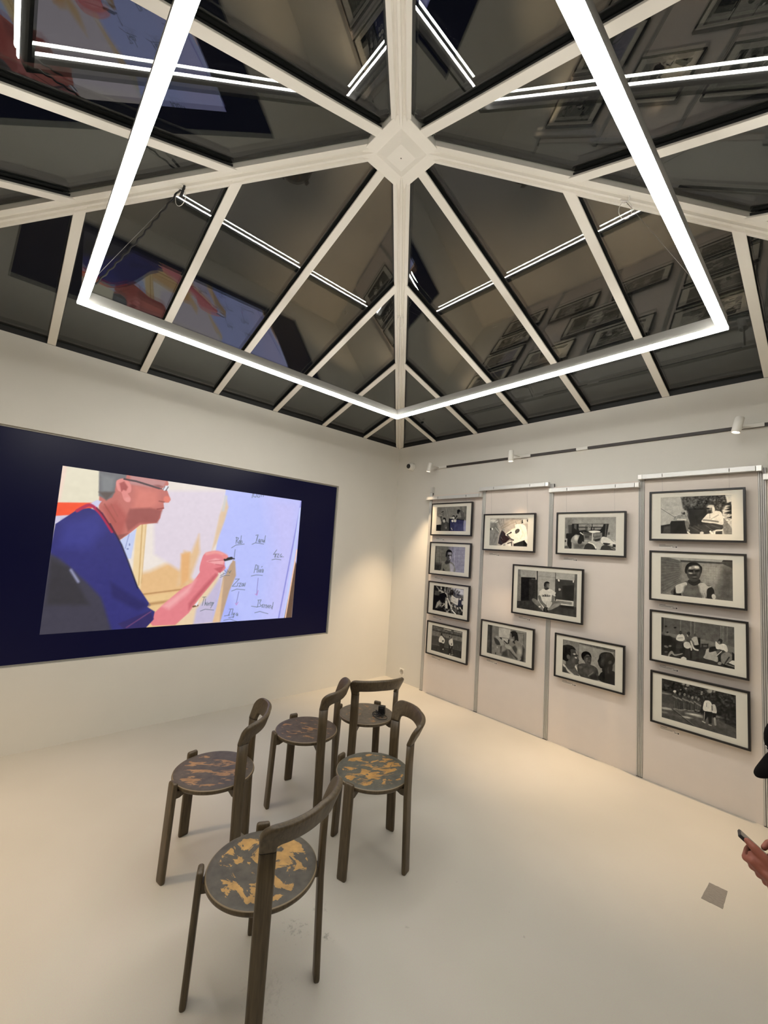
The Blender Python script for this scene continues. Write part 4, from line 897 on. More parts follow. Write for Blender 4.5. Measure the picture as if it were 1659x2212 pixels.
def paint_E4():
    p = pic((1405, 1450), 7.716, [(183, 135), (1427, 418), (1442, 1125), (193, 770)], 250, 160)
    p.fill(44); p.noise(4, 20); p.noise(10, 12)
    p.poly([(185, 330), (360, 400), (500, 640), (760, 690), (1000, 760), (1450, 960), (1450, 1130), (180, 775)], 86, soft=20); p.noise(8, 5)
    p.poly([(185, 390), (370, 420), (380, 560), (190, 520)], 74, soft=20); p.poly([(190, 700), (600, 800), (900, 860), (1442, 1010), (1442, 1130), (190, 775)], 78, soft=30)
    for (x, y, rx, ry, g) in ((270, 630, 110, 18, 172), (250, 390, 80, 12, 136), (740, 730, 130, 16, 190), (600, 770, 90, 14, 176), (500, 650, 60, 8, 150), (655, 660, 40, 8, 180), (820, 765, 80, 10, 160), (240, 690, 60, 14, 130), (1150, 770, 70, 14, 120)): p.ell(x, y, rx, ry, g, 10, 14)
    p.line([(370, 640), (740, 920)], 12, 48); p.line([(400, 640), (770, 930)], 5, 130)
    for (x, y, s_) in ((550, 240, 26), (620, 255, 30), (590, 310, 20), (855, 370, 20), (985, 350, 44), (1060, 360, 20), (850, 400, 18), (505, 330, 14)): p.ell(x, y, s_, s_*.8, 150, 0, 14)
    for k, (x, y) in enumerate(((410, 400), (490, 430), (570, 440), (640, 470), (700, 490), (760, 490), (800, 520))):
        h = 230 - 14*k
        p.poly([(x-34, y), (x+34, y), (x+44, y+h*.5), (x+30, y+h), (x-20, y+h), (x-34, y+h*.5)], 56 if k % 2 else 72, sm=True); p.ell(x, y-34, 20, 24, 110 if k % 2 else 130); p.line([(x-30, y+30), (x+40, y+70)], 22, 130, soft=10); p.line([(x-10, y+h*.5), (x-6, y+h)], 8, 100); p.ell(x+6, y+h+6, 24, 8, 140, 0, 8)
    p.ell(405, 355, 26, 18, 206)
    p.poly([(885, 660), (890, 540), (930, 500), (1010, 540), (1030, 690)], 216, sm=True); p.poly([(1010, 690), (1020, 580), (1070, 570), (1100, 640), (1095, 710)], 196, sm=True); p.line([(935, 550), (935, 600)], 14, 150); p.line([(1025, 590), (1030, 660)], 20, 110); p.ell(930, 480, 34, 22, 26, 20)
    p.poly([(890, 670), (1030, 690), (1020, 870), (975, 870), (960, 760), (900, 840), (880, 830)], 22, sm=False); p.line([(905, 690), (895, 830)], 8, 190); p.poly([(1030, 700), (1095, 710), (1085, 790), (1050, 780)], 20); p.line([(1070, 790), (1085, 890)], 34, 150); p.line([(870, 835), (915, 860)], 16, 176); p.line([(975, 890), (1020, 905)], 14, 170)
    p.poly([(1100, 600), (1430, 640), (1442, 940), (1200, 830)], 26, soft=60, a=.6); p.noise(5, 16, [(1100, 420), (1430, 440), (1440, 940), (1150, 780)])
    return p.noise(9, 6).noise(2.2, 5)
FRAMES = [
 ('A1', 0.749, 1.388, 1.968, 2.383, paint_A1, 'topmost framed photo of the narrow left column, bluish print of figures round a dark table'),
 ('A2', 0.756, 1.393, 1.473, 1.886, paint_A2, 'framed photo of a bare-shouldered man before white tiles, second down in the left column'),
 ('A3', 0.764, 1.399, 0.977, 1.389, paint_A3, 'framed high-contrast photo of a crowd with a pale banner, third down in the left column'),
 ('A4', 0.776, 1.406, 0.489, 0.895, paint_A4, 'framed photo of two people in white on a sports field, lowest in left column'),
 ('B1', 1.551, 2.184, 1.813, 2.228, paint_B1, 'framed photo of a figure wrapped in bright white bedding, lit warm by a spotlight'),
 ('B2', 1.574, 2.210, 0.634, 1.040, paint_B2, 'framed photo of two bare-backed men in a washroom, low on the second panel'),
 ('C1', 1.944, 2.682, 1.164, 1.681, paint_C1, 'largest framed photo, man in a white shirt sitting cross-legged, hung across the middle post'),
 ('D1', 2.409, 3.041, 1.810, 2.227, paint_D1, 'framed photo of a man lying in bed reading an open book'),
 ('D2', 2.423, 3.043, 0.636, 1.048, paint_D2, 'framed close-up photo of three men facing each other, low on the third panel'),
 ('E1', 3.222, 3.851, 1.968, 2.386, paint_E1, 'framed photo of two people seated outdoors by a tree, topmost of the right-hand column'),
 ('E2', 3.224, 3.851, 1.468, 1.884, paint_E2, 'framed portrait of a bare-chested man facing front, second down in the right-hand column'),
 ('E3', 3.229, 3.856, 0.972, 1.390, paint_E3, 'framed photo of people resting in a changing room, third down in the right-hand column'),
 ('E4', 3.236, 3.859, 0.487, 0.897, paint_E4, 'framed photo of a group on a woodland path, lowest of the right-hand column'),
]
capnames = {'A1': 'bluish print of figures round a table', 'A2': 'man before white tiles', 'A3': 'crowd photo with the pale banner', 'A4': 'photo of two people on a sports field', 'B1': 'photo of the figure in white bedding', 'B2': 'photo of two men in a washroom',
            'C1': 'large photo of the man sitting cross-legged', 'D1': 'photo of the man reading in bed', 'D2': 'close-up of three men', 'E1': 'photo of two people seated outdoors', 'E2': 'portrait of the bare-chested man', 'E3': 'photo of the changing room', 'E4': 'photo of the woodland path'}
M_ink = mat('label_ink', (120, 112, 104), rough=0.7)
M_inkdark = mat('label_mark', (40, 34, 34), rough=0.6)
M_card = mat('label_card', (230, 222, 212), rough=0.6)
for key, x0, x1, z0, z1, paint, lab in FRAMES:
    w_, h_ = x1-x0, z1-z0
    f = thing('picture_frame', ((x0+x1)/2, -0.081, z0), lab, 'framed photo', 'framed photographs on the panel wall')
    a = w_/2; pr = 0.015
    bb = B(); bb.ring([(-a, -0.002, 0), (a, -0.002, 0), (a, -0.002, h_), (-a, -0.002, h_)], [(-a+pr, -0.002, pr), (a-pr, -0.002, pr), (a-pr, -0.002, h_-pr), (-a+pr, -0.002, h_-pr)], (0, 0.026, 0))
    bb.box(-a+0.006, a-0.006, 0.018, 0.023, 0.006, h_-0.006); bb.obj('frame', M_black, f, bevel=0.0012)
    iw, ih = (0.620, 0.405) if key == 'C1' else (0.464, 0.305)
    iz = (h_-ih)/2 + 0.004
    bb = B(); bb.ring([(-a+0.010, 0.007, 0.010), (a-0.010, 0.007, 0.010), (a-0.010, 0.007, h_-0.010), (-a+0.010, 0.007, h_-0.010)], [(-iw/2, 0.007, iz), (iw/2, 0.007, iz), (iw/2, 0.007, iz+ih), (-iw/2, 0.007, iz+ih)], (0, 0.0025, 0))
    bb.obj('passepartout', M_matboard, f)
    o = paint().curve(1.1).mesh('photograph', iw+0.006, ih+0.006, M_print, f, gain=1.13); o.location = (-iw/2-0.003, 0.0105, iz-0.003)
    o['label'] = 'black and white print'
    bb = B(); bb.box(-a+0.012, a-0.012, 0.0025, 0.0045, 0.012, h_-0.012); bb.obj('glazing', M_picglass, f)
    if key in ('A1', 'B1', 'D1', 'E1'):
        zr = {'A1': 2.452, 'B1': 2.522, 'D1': 2.455, 'E1': 2.522}[key]
        for s_ in (-1, 1):
            bb = B(); bb.tube([(s_*0.22, 0.010, h_-0.002), (s_*0.22, -0.010, zr-z0-0.020)], 0.0006, 5); bb.obj('hanging_wire', M_wire, f)
    c = thing('caption_card', (x0+0.055, -0.0241, z0-0.024-0.034), 'small printed caption card under the ' + capnames[key], 'label', 'caption cards under the photos')
    cw = 0.135
    bb = B(); bb.box(0, cw, -0.0015, 0, 0, 0.034); bb.obj('card', M_card, c)
    bb = B()
    bb.box(0.004, 0.050, -0.0018, -0.0015, 0.0255, 0.029); bb.box(0.004, 0.105, -0.0018, -0.0015, 0.018, 0.0205); bb.box(0.004, 0.088, -0.0018, -0.0015, 0.0115, 0.014); bb.obj('text_lines', M_ink, c)
    bb = B(); bb.box(cw-0.014, cw-0.004, -0.0019, -0.0015, 0.005, 0.014); bb.box(cw-0.036, cw-0.018, -0.0019, -0.0015, 0.007, 0.0105); bb.obj('logo', M_inkdark, c)

# ------------------------------------------------------------------ video screen
scr = thing('video_screen', (-0.03, (SCR[0]+SCR[1])/2, SCR[2]), 'large dark blue video wall showing a man writing names on a flip chart', 'screen')
sw, sh = SCR[1]-SCR[0], SCR[3]-SCR[2]
M_scr = bpy.data.materials.new('screen_blue'); M_scr.use_nodes = True
bs = M_scr.node_tree.nodes['Principled BSDF']
bs.inputs['Base Color'].default_value = lin((7, 7, 14)); bs.inputs['Roughness'].default_value = 0.3; bs.inputs['Specular IOR Level'].default_value = 0.18
bs.inputs['Emission Color'].default_value = (0.04, 0.045, 0.66, 1); bs.inputs['Emission Strength'].default_value = 0.022
bb = B(); bb.box(-0.05, 0.0, -sw/2+0.004, sw/2-0.004, 0.004, sh-0.004); bb.obj('display', M_scr, scr)
bb = B(); bb.ring([(0.0, -sw/2, 0), (0.0, sw/2, 0), (0.0, sw/2, sh), (0.0, -sw/2, sh)], [(0.0, -sw/2+0.014, 0.014), (0.0, sw/2-0.014, 0.014), (0.0, sw/2-0.014, sh-0.014), (0.0, -sw/2+0.014, sh-0.014)], (0.012, 0, 0))
bb.obj('bezel', mat('bezel_grey', (146, 143, 134), rough=0.5), scr)

def paint_screen():
    TL, TR, BR, BL = (137.4, 1004.5), (654, 1082), (633, 1335), (85.7, 1372)
    p = Pic(460, 276, [TL, TR, BR, BL], None)
    a = lambda: p.units(80, 1000, 4.879)
    c = lambda: p.units(400, 1050, 6.144)
    a(); p.fill((232, 222, 214))
    p.poly([(200, 0), (700, 60), (700, 420), (180, 420)], (228, 220, 196), soft=60); p.poly([(260, 0), (330, 20), (250, 420), (190, 420)], (238, 214, 196), soft=30)
    p.poly([(180, 410), (600, 415), (560, 560), (180, 560)], (246, 84, 48), soft=14); p.poly([(180, 555), (420, 540), (300, 640), (170, 640)], (206, 200, 224), soft=12)
    p.poly([(1080, 640), (1700, 500), (1700, 1100), (1040, 1180)], (236, 226, 218), soft=80); p.poly([(1020, 1180), (1200, 1140), (1640, 940), (1700, 1000), (1700, 1640), (1050, 1560)], (228, 186, 134), soft=60); p.poly([(1050, 1420), (1700, 1330), (1700, 1780), (1050, 1780)], (232, 196, 142), soft=30)
    p.line([(1110, 1390), (1660, 1320)], 12, (176, 130, 84), soft=16); p.line([(1130, 1500), (1480, 1450)], 22, (176, 132, 84), soft=30)
    p.poly([(1060, 640), (1170, 640), (1100, 1330), (1000, 1330)], (236, 208, 160), soft=20); p.line([(1120, 650), (1080, 1290)], 10, (196, 156, 100), soft=12); p.line([(1160, 650), (1110, 1270)], 6, (206, 168, 116), soft=10)
    p.poly([(880, 820), (1060, 690), (1000, 1010), (900, 1010)], (196, 206, 240), soft=10); p.line([(980, 750), (940, 900)], 8, (140, 150, 200)); p.ell(985, 860, 8, 14, (120, 130, 180)); p.ell(965, 905, 12, 8, (120, 130, 180))
    # flip chart (coordinates of the right half)
    c(); p.poly([(-400, 60), (420, 60), (560, 60), (380, 860), (200, 1300), (-400, 900)], (222, 210, 222), soft=60)
    p.poly([(0, 860), (100, 880), (200, 640), (210, 880), (60, 1300), (-100, 1330)], (226, 190, 148), soft=50); p.poly([(-40, 900), (80, 880), (60, 1250), (-40, 1330)], (228, 176, 120), soft=40)
    p.poly([(60, 1380), (460, 1100), (420, 1850), (-100, 1860)], (232, 206, 170), soft=50); p.poly([(160, 1640), (330, 1440), (520, 1150), (480, 1450), (380, 1820), (120, 1850)], (196, 186, 214), soft=40)
    p.poly([(560, 30), (1580, 190), (1420, 1770), (420, 1830), (540, 1150), (420, 860), (480, 560)], (184, 192, 250), soft=16)
    p.poly([(1100, 120), (1580, 190), (1420, 1770), (1080, 1790), (1200, 900)], (196, 194, 246), soft=260); p.poly([(430, 1600), (560, 1300), (720, 1800), (420, 1830)], (170, 180, 250), soft=120)
    p.poly([(470, 400), (560, 130), (590, 280), (540, 460), (430, 760), (370, 860)], (224, 196, 166), soft=26); p.line([(560, 140), (520, 320)], 30, (206, 206, 206), soft=30)
    p.poly([(640, 980), (680, 1000), (690, 1190), (600, 1400), (480, 1810), (410, 1815), (520, 1210), (560, 1170)], (188, 158, 132), soft=18); p.poly([(480, 1420), (530, 1230), (470, 1815), (380, 1815)], (226, 190, 150), soft=20)
    p.line([(1560, 200), (1255, 1770)], 16, (140, 140, 216), soft=10); p.line([(1545, 300), (1330, 1765)], 26, (196, 206, 250), soft=10); p.poly([(1480, 1000), (1495, 1050), (1430, 1760), (1330, 1765)], (104, 78, 62), soft=10); p.line([(1500, 850), (1345, 1760)], 14, (250, 206, 176), soft=8)
    ink = (92, 104, 112)
    def st(pts, w=6.5, col=ink): p.line(pts, w, col, soft=7)
    st([(905, 155), (915, 100)]); st([(930, 100), (925, 140), (955, 148), (965, 110)]); st([(985, 115), (975, 145), (1000, 150), (1010, 120)]); st([(1030, 118), (1025, 140)]); st([(1055, 122), (1052, 140)])
    # Rob
    st([(700, 680), (690, 765)]); st([(690, 685), (725, 690), (715, 715), (700, 725), (722, 765)]); st([(738, 722), (726, 745), (735, 765), (748, 745), (740, 722)]); st([(762, 660), (750, 765), (772, 755), (770, 728), (752, 735)])
    st([(632, 822), (690, 785), (800, 772)])
    # Marcel
    st([(955, 655), (985, 650), (955, 750)]); st([(978, 665), (968, 720)]); st([(1000, 705), (985, 735), (1000, 748), (1008, 710), (1008, 750)]); st([(1020, 750), (1024, 712), (1036, 716)]); st([(1050, 712), (1038, 735), (1052, 748)]); st([(1048, 735), (1068, 722), (1058, 748)]); st([(1082, 660), (1070, 752)])
    st([(905, 775), (950, 756), (1060, 772)])
    # Liza
    st([(1232, 850), (1188, 912), (1215, 905), (1205, 950)]); st([(1222, 905), (1215, 950)]); st([(1230, 905), (1262, 905), (1235, 948), (1262, 948)]); st([(1295, 905), (1275, 925), (1285, 948), (1300, 930), (1302, 948)]); st([(1318, 942), (1322, 944)]); st([(1168, 982), (1215, 972), (1288, 982)])
    # Alain
    st([(930, 1155), (955, 1048), (978, 1058), (968, 1150)]); st([(945, 1110), (975, 1105)]); st([(992, 1060), (984, 1150)]); st([(1010, 1110), (996, 1130), (1008, 1150), (1016, 1115)]); st([(1028, 1110), (1022, 1150)]); st([(1040, 1070), (1030, 1080)]); st([(1040, 1150), (1045, 1105), (1056, 1120), (1048, 1152)]); st([(893, 1198), (960, 1184), (1042, 1190)])
    st([(680, 845), (665, 960)], 6); st([(985, 1225), (965, 1440)], 6, (120, 110, 170)); st([(985, 1390), (968, 1455), (945, 1438)], 7, (190, 120, 190))
    # Zizou
    st([(680, 1240), (735, 1236), (640, 1335), (700, 1335)]); st([(716, 1290), (706, 1335)]); st([(728, 1295), (760, 1292), (728, 1338), (760, 1335)]); st([(780, 1295), (765, 1318), (778, 1336), (790, 1312), (780, 1295)]); st([(798, 1295), (792, 1330), (806, 1332), (816, 1290)]); st([(632, 1398), (700, 1372), (808, 1382)])
    st([(728, 1405), (695, 1560)], 6, (110, 110, 160)); st([(718, 1545), (695, 1585), (684, 1560)], 7, (190, 120, 190))
    # second name under the hand
    st([(520, 1160), (555, 1165)]); st([(540, 1120), (560, 1150)]); st([(575, 1115), (570, 1160)]); st([(590, 1130), (605, 1160), (625, 1125)]); st([(480, 1215), (540, 1190), (605, 1190)]); st([(485, 1190), (530, 1172)])
    # Thierry
    st([(248, 1480), (290, 1476)]); st([(268, 1480), (240, 1590)]); st([(285, 1500), (275, 1590), (290, 1550), (300, 1590)]); st([(312, 1545), (306, 1590)]); st([(318, 1570), (336, 1555), (322, 1590)]); st([(345, 1590), (352, 1545), (362, 1555)]); st([(362, 1590), (372, 1548), (382, 1558)]); st([(385, 1550), (378, 1585), (395, 1550), (352, 1625)]); st([(215, 1665), (280, 1640), (392, 1652)])
    # Ilya
    st([(600, 1640), (650, 1636)]); st([(622, 1640), (590, 1725)]); st([(650, 1640), (632, 1720)]); st([(655, 1690), (650, 1718), (675, 1690), (650, 1755)]); st([(705, 1690), (688, 1712), (700, 1728), (714, 1700), (712, 1730)]); st([(535, 1730), (610, 1718)]); st([(592, 1752), (660, 1742)]); st([(525, 1790), (610, 1772), (712, 1808)])
    # Bernard
    st([(980, 1520), (1025, 1516), (1005, 1560), (1025, 1600), (965, 1612)]); st([(992, 1525), (975, 1612)]); st([(1030, 1590), (1052, 1575), (1035, 1615), (1052, 1612)]); st([(1062, 1620), (1068, 1580), (1080, 1588)]); st([(1085, 1622), (1092, 1582), (1106, 1592), (1100, 1625)]); st([(1128, 1585), (1112, 1605), (1122, 1625), (1132, 1595)]); st([(1140, 1628), (1146, 1588), (1156, 1596)]); st([(1176, 1600), (1158, 1618), (1170, 1640), (1186, 1550)]); st([(895, 1600), (965, 1612)]); st([(940, 1688), (1010, 1672), (1115, 1702)])
    # arm and hand with the pen
    sk = (226, 128, 136); skd = (196, 96, 106); skl = (240, 168, 170)
    p.poly([(-500, 1780), (-260, 1560), (0, 1340), (110, 1290), (200, 1160), (330, 1010), (470, 1120), (440, 1200), (330, 1340), (180, 1520), (60, 1690), (-120, 1850), (-420, 1860)], sk, sm=False, soft=14); p.poly([(60, 1650), (180, 1500), (330, 1330), (450, 1180), (420, 1160), (250, 1340), (60, 1560)], skd, soft=40); p.poly([(-300, 1600), (60, 1330), (160, 1240), (60, 1420), (-200, 1640)], skl, soft=60)
    p.poly([(205, 1120), (240, 960), (290, 890), (430, 862), (540, 900), (590, 950), (545, 985), (540, 1060), (550, 1090), (500, 1140), (380, 1160), (260, 1200)], sk, sm=True, soft=10); p.poly([(300, 1000), (420, 960), (540, 990), (520, 1040), (420, 1040)], skl, soft=24); p.line([(300, 900), (440, 880), (560, 930)], 40, (238, 158, 154), soft=30, sm=True); p.line([(330, 1000), (530, 985)], 8, skd, soft=10); p.line([(420, 1040), (530, 1060)], 8, skd, soft=10); p.poly([(400, 1100), (540, 1060), (480, 1160)], skd, soft=20)
    p.line([(548, 980), (630, 962)], 42, (40, 38, 40)); p.line([(630, 962), (668, 968)], 16, (50, 46, 46)); p.ell(540, 940, 36, 26, (232, 140, 136), 30); p.poly([(545, 1000), (650, 975), (640, 1010), (560, 1100)], (214, 216, 244), soft=14)
    p.line([(120, 1605), (180, 1590)], 22, (120, 84, 60)); p.poly([(140, 1580), (200, 1520), (170, 1600)], (236, 232, 240), soft=12)
    # the writer
    a()
    p.poly([(680, 60), (1000, 130), (1390, 185), (1400, 220), (1380, 260), (1385, 290), (1420, 385), (1400, 415), (1345, 415), (1350, 470), (1320, 510), (1310, 580), (1270, 630), (1100, 650), (960, 760), (870, 815), (740, 720), (660, 470)], (194, 112, 104), soft=8)
    p.poly([(1000, 120), (1370, 190), (1350, 245), (1200, 255), (980, 220)], (192, 138, 136), soft=26); p.poly([(1060, 260), (1280, 290), (1300, 420), (1180, 520), (1020, 480)], (214, 126, 114), soft=80); p.poly([(990, 480), (1200, 470), (1330, 500), (1280, 630), (1090, 630), (970, 720), (930, 600)], (158, 86, 82), soft=26); p.poly([(700, 460), (850, 400), (960, 560), (900, 780), (830, 760)], (180, 92, 86), soft=50)
    p.line([(720, 430), (840, 620)], 10, (150, 76, 66), soft=16); p.line([(790, 430), (860, 560)], 8, (160, 84, 74), soft=14); p.poly([(850, 760), (970, 740), (870, 818)], (150, 86, 80), soft=16)
    p.poly([(665, 75), (960, 110), (940, 180), (850, 180), (830, 300), (800, 360), (740, 385), (660, 340)], (112, 112, 116), soft=16); p.poly([(690, 120), (830, 150), (800, 320), (700, 300)], (128, 130, 132), soft=40); p.poly([(660, 300), (830, 300), (740, 390)], (96, 84, 80), soft=24)
    p.poly([(845, 200), (880, 165), (950, 165), (1000, 230), (1000, 300), (970, 320), (1000, 370), (985, 410), (930, 390), (900, 310), (860, 280)], (224, 140, 134), sm=True, soft=8); p.poly([(880, 210), (930, 190), (970, 250), (950, 290), (920, 280), (900, 300)], (170, 84, 82), soft=16); p.ell(965, 380, 26, 26, (228, 150, 144), 0, 14)
    p.line([(930, 165), (1060, 190), (1300, 265)], 18, (70, 56, 62), soft=8); p.line([(1290, 265), (1330, 270)], 10, (80, 66, 70)); p.poly([(1330, 270), (1370, 235), (1405, 240), (1400, 285), (1350, 290)], (226, 226, 236), soft=8); p.line([(1370, 290), (1395, 250)], 10, (90, 80, 80)); p.line([(1340, 280), (1360, 245)], 8, (120, 104, 104)); p.ell(1290, 240, 40, 12, (150, 90, 90), 10, 14)
    p.line([(1280, 485), (1345, 475)], 14, (150, 72, 70), soft=8); p.ell(1380, 380, 36, 34, (226, 128, 112), 0, 20); p.line([(1300, 400), (1350, 410)], 12, (150, 80, 74), soft=10)
    p.poly([(560, 430), (640, 385), (690, 400), (640, 470), (600, 460)], (206, 204, 232), soft=10)
    p.poly([(430, 490), (560, 470), (700, 520), (770, 640), (900, 860), (970, 1050), (1070, 1300), (1190, 1480), (1170, 1520), (1250, 1570), (1230, 1660), (1140, 1760), (600, 1800), (100, 1830), (150, 900), (200, 640)], (44, 44, 116), soft=10)
    p.poly([(300, 620), (640, 540), (720, 700), (560, 900), (240, 880)], (54, 56, 136), soft=120); p.poly([(780, 1250), (1000, 1400), (1190, 1500), (1080, 1560), (800, 1420)], (34, 32, 96), soft=50); p.poly([(860, 1700), (1200, 1560), (1240, 1650), (1130, 1760), (940, 1770)], (44, 36, 96), soft=14); p.line([(950, 1740), (1210, 1570)], 12, (104, 62, 110), soft=10); p.line([(780, 640), (900, 860), (970, 1040), (1070, 1320)], 14, (24, 22, 56), soft=12)
    p.line([(430, 500), (560, 440), (650, 500), (720, 590), (800, 720)], 34, (176, 36, 78), soft=10, sm=True); p.line([(640, 470), (700, 540), (780, 660), (830, 740)], 14, (90, 22, 50), soft=10, sm=True)
    p.poly([(140, 950), (250, 1010), (400, 1140), (560, 1290), (680, 1420), (720, 1540), (800, 1800), (0, 1860)], (58, 56, 72), soft=40); p.poly([(150, 1010), (330, 1100), (420, 1240), (560, 1500), (100, 1500)], (48, 46, 54), soft=60); p.line([(365, 1130), (440, 1250)], 30, (140, 142, 172), soft=24)
    return p.noise(5, 1.5)
M_vid = bpy.data.materials.new('screen_picture'); M_vid.use_nodes = True
bv = M_vid.node_tree.nodes['Principled BSDF']; bv.inputs['Base Color'].default_value = (0.01, 0.01, 0.01, 1); bv.inputs['Roughness'].default_value = 0.35
at = M_vid.node_tree.nodes.new('ShaderNodeAttribute'); at.attribute_name = 'print'
M_vid.node_tree.links.new(at.outputs['Color'], bv.inputs['Emission Color']); bv.inputs['Emission Strength'].default_value = SCREEN_GLOW
o = paint_screen().mesh('projected_image', 2.289, 1.378, M_vid, scr, gain=1.0)
o.rotation_euler = (0, 0, math.radians(90))       # local x -> +y, facing +x
o.location = (0.0015, -3.842-(SCR[0]+SCR[1])/2, 0.887-SCR[2])
o['label'] = 'bright film image of a man writing on a flip chart'

# ------------------------------------------------------------------ round-seated wooden chairs
def wood(name, rgb, rgb2, rough=0.42):
    M = bpy.data.materials.new(name); M.use_nodes = True
    nt = M.node_tree; b_ = nt.nodes['Principled BSDF']; L = nt.links
    tc = nt.nodes.new('ShaderNodeTexCoord'); mp = nt.nodes.new('ShaderNodeMapping'); mp.inputs['Scale'].default_value = (38, 38, 3.0)
    L.new(tc.outputs['Object'], mp.inputs['Vector'])
    n = nt.nodes.new('ShaderNodeTexNoise'); n.inputs['Scale'].default_value = 2.2; n.inputs['Detail'].default_value = 7; n.inputs['Distortion'].default_value = 0.6
    L.new(mp.outputs['Vector'], n.inputs['Vector'])
    r = nt.nodes.new('ShaderNodeValToRGB'); r.color_ramp.elements[0].position = 0.34; r.color_ramp.elements[1].position = 0.72
    r.color_ramp.elements[0].color = lin(rgb); r.color_ramp.elements[1].color = lin(rgb2)
    L.new(n.outputs['Fac'], r.inputs['Fac']); L.new(r.outputs['Color'], b_.inputs['Base Color'])
    b_.inputs['Roughness'].default_value = rough
    bp = nt.nodes.new('ShaderNodeBump'); bp.inputs['Strength'].default_value = 0.12; bp.inputs['Distance'].default_value = 0.001
    L.new(n.outputs['Fac'], bp.inputs['Height']); L.new(bp.outputs['Normal'], b_.inputs['Normal'])
    return M
M_wood = wood('stained_wood', (68, 56, 38), (96, 81, 58))
M_joint = mat('joint_line', (30, 22, 14), rough=0.6)

def seat_mat(name, off, thr, ochre, paint=(84, 78, 68), sc=7.0, stretch=(1.0, 1.9, 1.0), rotz=0.3, soft=0.02):
    """grey-brown paint worn through to bare ochre wood in ragged patches"""
    M = bpy.data.materials.new(name); M.use_nodes = True
    nt = M.node_tree; b_ = nt.nodes['Principled BSDF']; L = nt.links
    tc = nt.nodes.new('ShaderNodeTexCoord'); mp = nt.nodes.new('ShaderNodeMapping')
    mp.inputs['Location'].default_value = off; mp.inputs['Scale'].default_value = stretch; mp.inputs['Rotation'].default_value = (0, 0, rotz)
    L.new(tc.outputs['Object'], mp.inputs['Vector'])
    n = nt.nodes.new('ShaderNodeTexNoise'); n.inputs['Scale'].default_value = sc; n.inputs['Detail'].default_value = 7; n.inputs['Roughness'].default_value = 0.60; n.inputs['Distortion'].default_value = 0.7
    L.new(mp.outputs['Vector'], n.inputs['Vector'])
    # worn mask only inside the rim, and a thin worn line at the edge
    sp = nt.nodes.new('ShaderNodeVectorMath'); sp.operation = 'MULTIPLY'; sp.inputs[1].default_value = (1, 1, 0); L.new(tc.outputs['Object'], sp.inputs[0])
    ln = nt.nodes.new('ShaderNodeVectorMath'); ln.operation = 'LENGTH'; L.new(sp.outputs['Vector'], ln.inputs[0])
    rm = nt.nodes.new('ShaderNodeMapRange'); rm.inputs['From Min'].default_value = 0.175; rm.inputs['From Max'].default_value = 0.205; rm.inputs['To Min'].default_value = 0.0; rm.inputs['To Max'].default_value = 0.35
    L.new(ln.outputs['Value'], rm.inputs['Value'])
    sb = nt.nodes.new('ShaderNodeMath'); sb.operation = 'SUBTRACT'; L.new(n.outputs['Fac'], sb.inputs[0]); L.new(rm.outputs['Result'], sb.inputs[1])
    th = nt.nodes.new('ShaderNodeMapRange'); th.inputs['From Min'].default_value = thr; th.inputs['From Max'].default_value = thr + soft
    L.new(sb.outputs['Value'], th.inputs['Value'])
    n2 = nt.nodes.new('ShaderNodeTexNoise'); n2.inputs['Scale'].default_value = 30; n2.inputs['Detail'].default_value = 6; L.new(tc.outputs['Object'], n2.inputs['Vector'])
    oc = nt.nodes.new('ShaderNodeValToRGB'); oc.color_ramp.elements[0].position = 0.3; oc.color_ramp.elements[1].position = 0.7
    oc.color_ramp.elements[0].color = lin(tuple(v*0.82 for v in ochre)); oc.color_ramp.elements[1].color = lin(ochre); L.new(n2.outputs['Fac'], oc.inputs['Fac'])
    pc = nt.nodes.new('ShaderNodeValToRGB'); pc.color_ramp.elements[0].position = 0.3; pc.color_ramp.elements[1].position = 0.7
    pc.color_ramp.elements[0].color = lin(tuple(v*0.86 for v in paint)); pc.color_ramp.elements[1].color = lin(tuple(v*1.1 for v in paint)); L.new(n2.outputs['Fac'], pc.inputs['Fac'])
    mx = nt.nodes.new('ShaderNodeMix'); mx.data_type = 'RGBA'
    L.new(th.outputs['Result'], mx.inputs['Factor']); L.new(pc.outputs['Color'], mx.inputs['A']); L.new(oc.outputs['Color'], mx.inputs['B'])
    # edge line
    e1 = nt.nodes.new('ShaderNodeMath'); e1.operation = 'COMPARE'; e1.inputs[1].default_value = 0.2125; e1.inputs[2].default_value = 0.0022; L.new(ln.outputs['Value'], e1.inputs[0])
    em = nt.nodes.new('ShaderNodeMath'); em.operation = 'MULTIPLY'; em.inputs[1].default_value = 0.55; L.new(e1.outputs['Value'], em.inputs[0])
    m3 = nt.nodes.new('ShaderNodeMix'); m3.data_type = 'RGBA'; m3.inputs['B'].default_value = lin((168, 146, 112))
    L.new(em.outputs['Value'], m3.inputs['Factor']); L.new(mx.outputs['Result'], m3.inputs['A'])
    # below the top the rim keeps its brown stain
    L.new(m3.outputs['Result'], b_.inputs['Base Color'])
    b_.inputs['Roughness'].default_value = 0.5
    return M
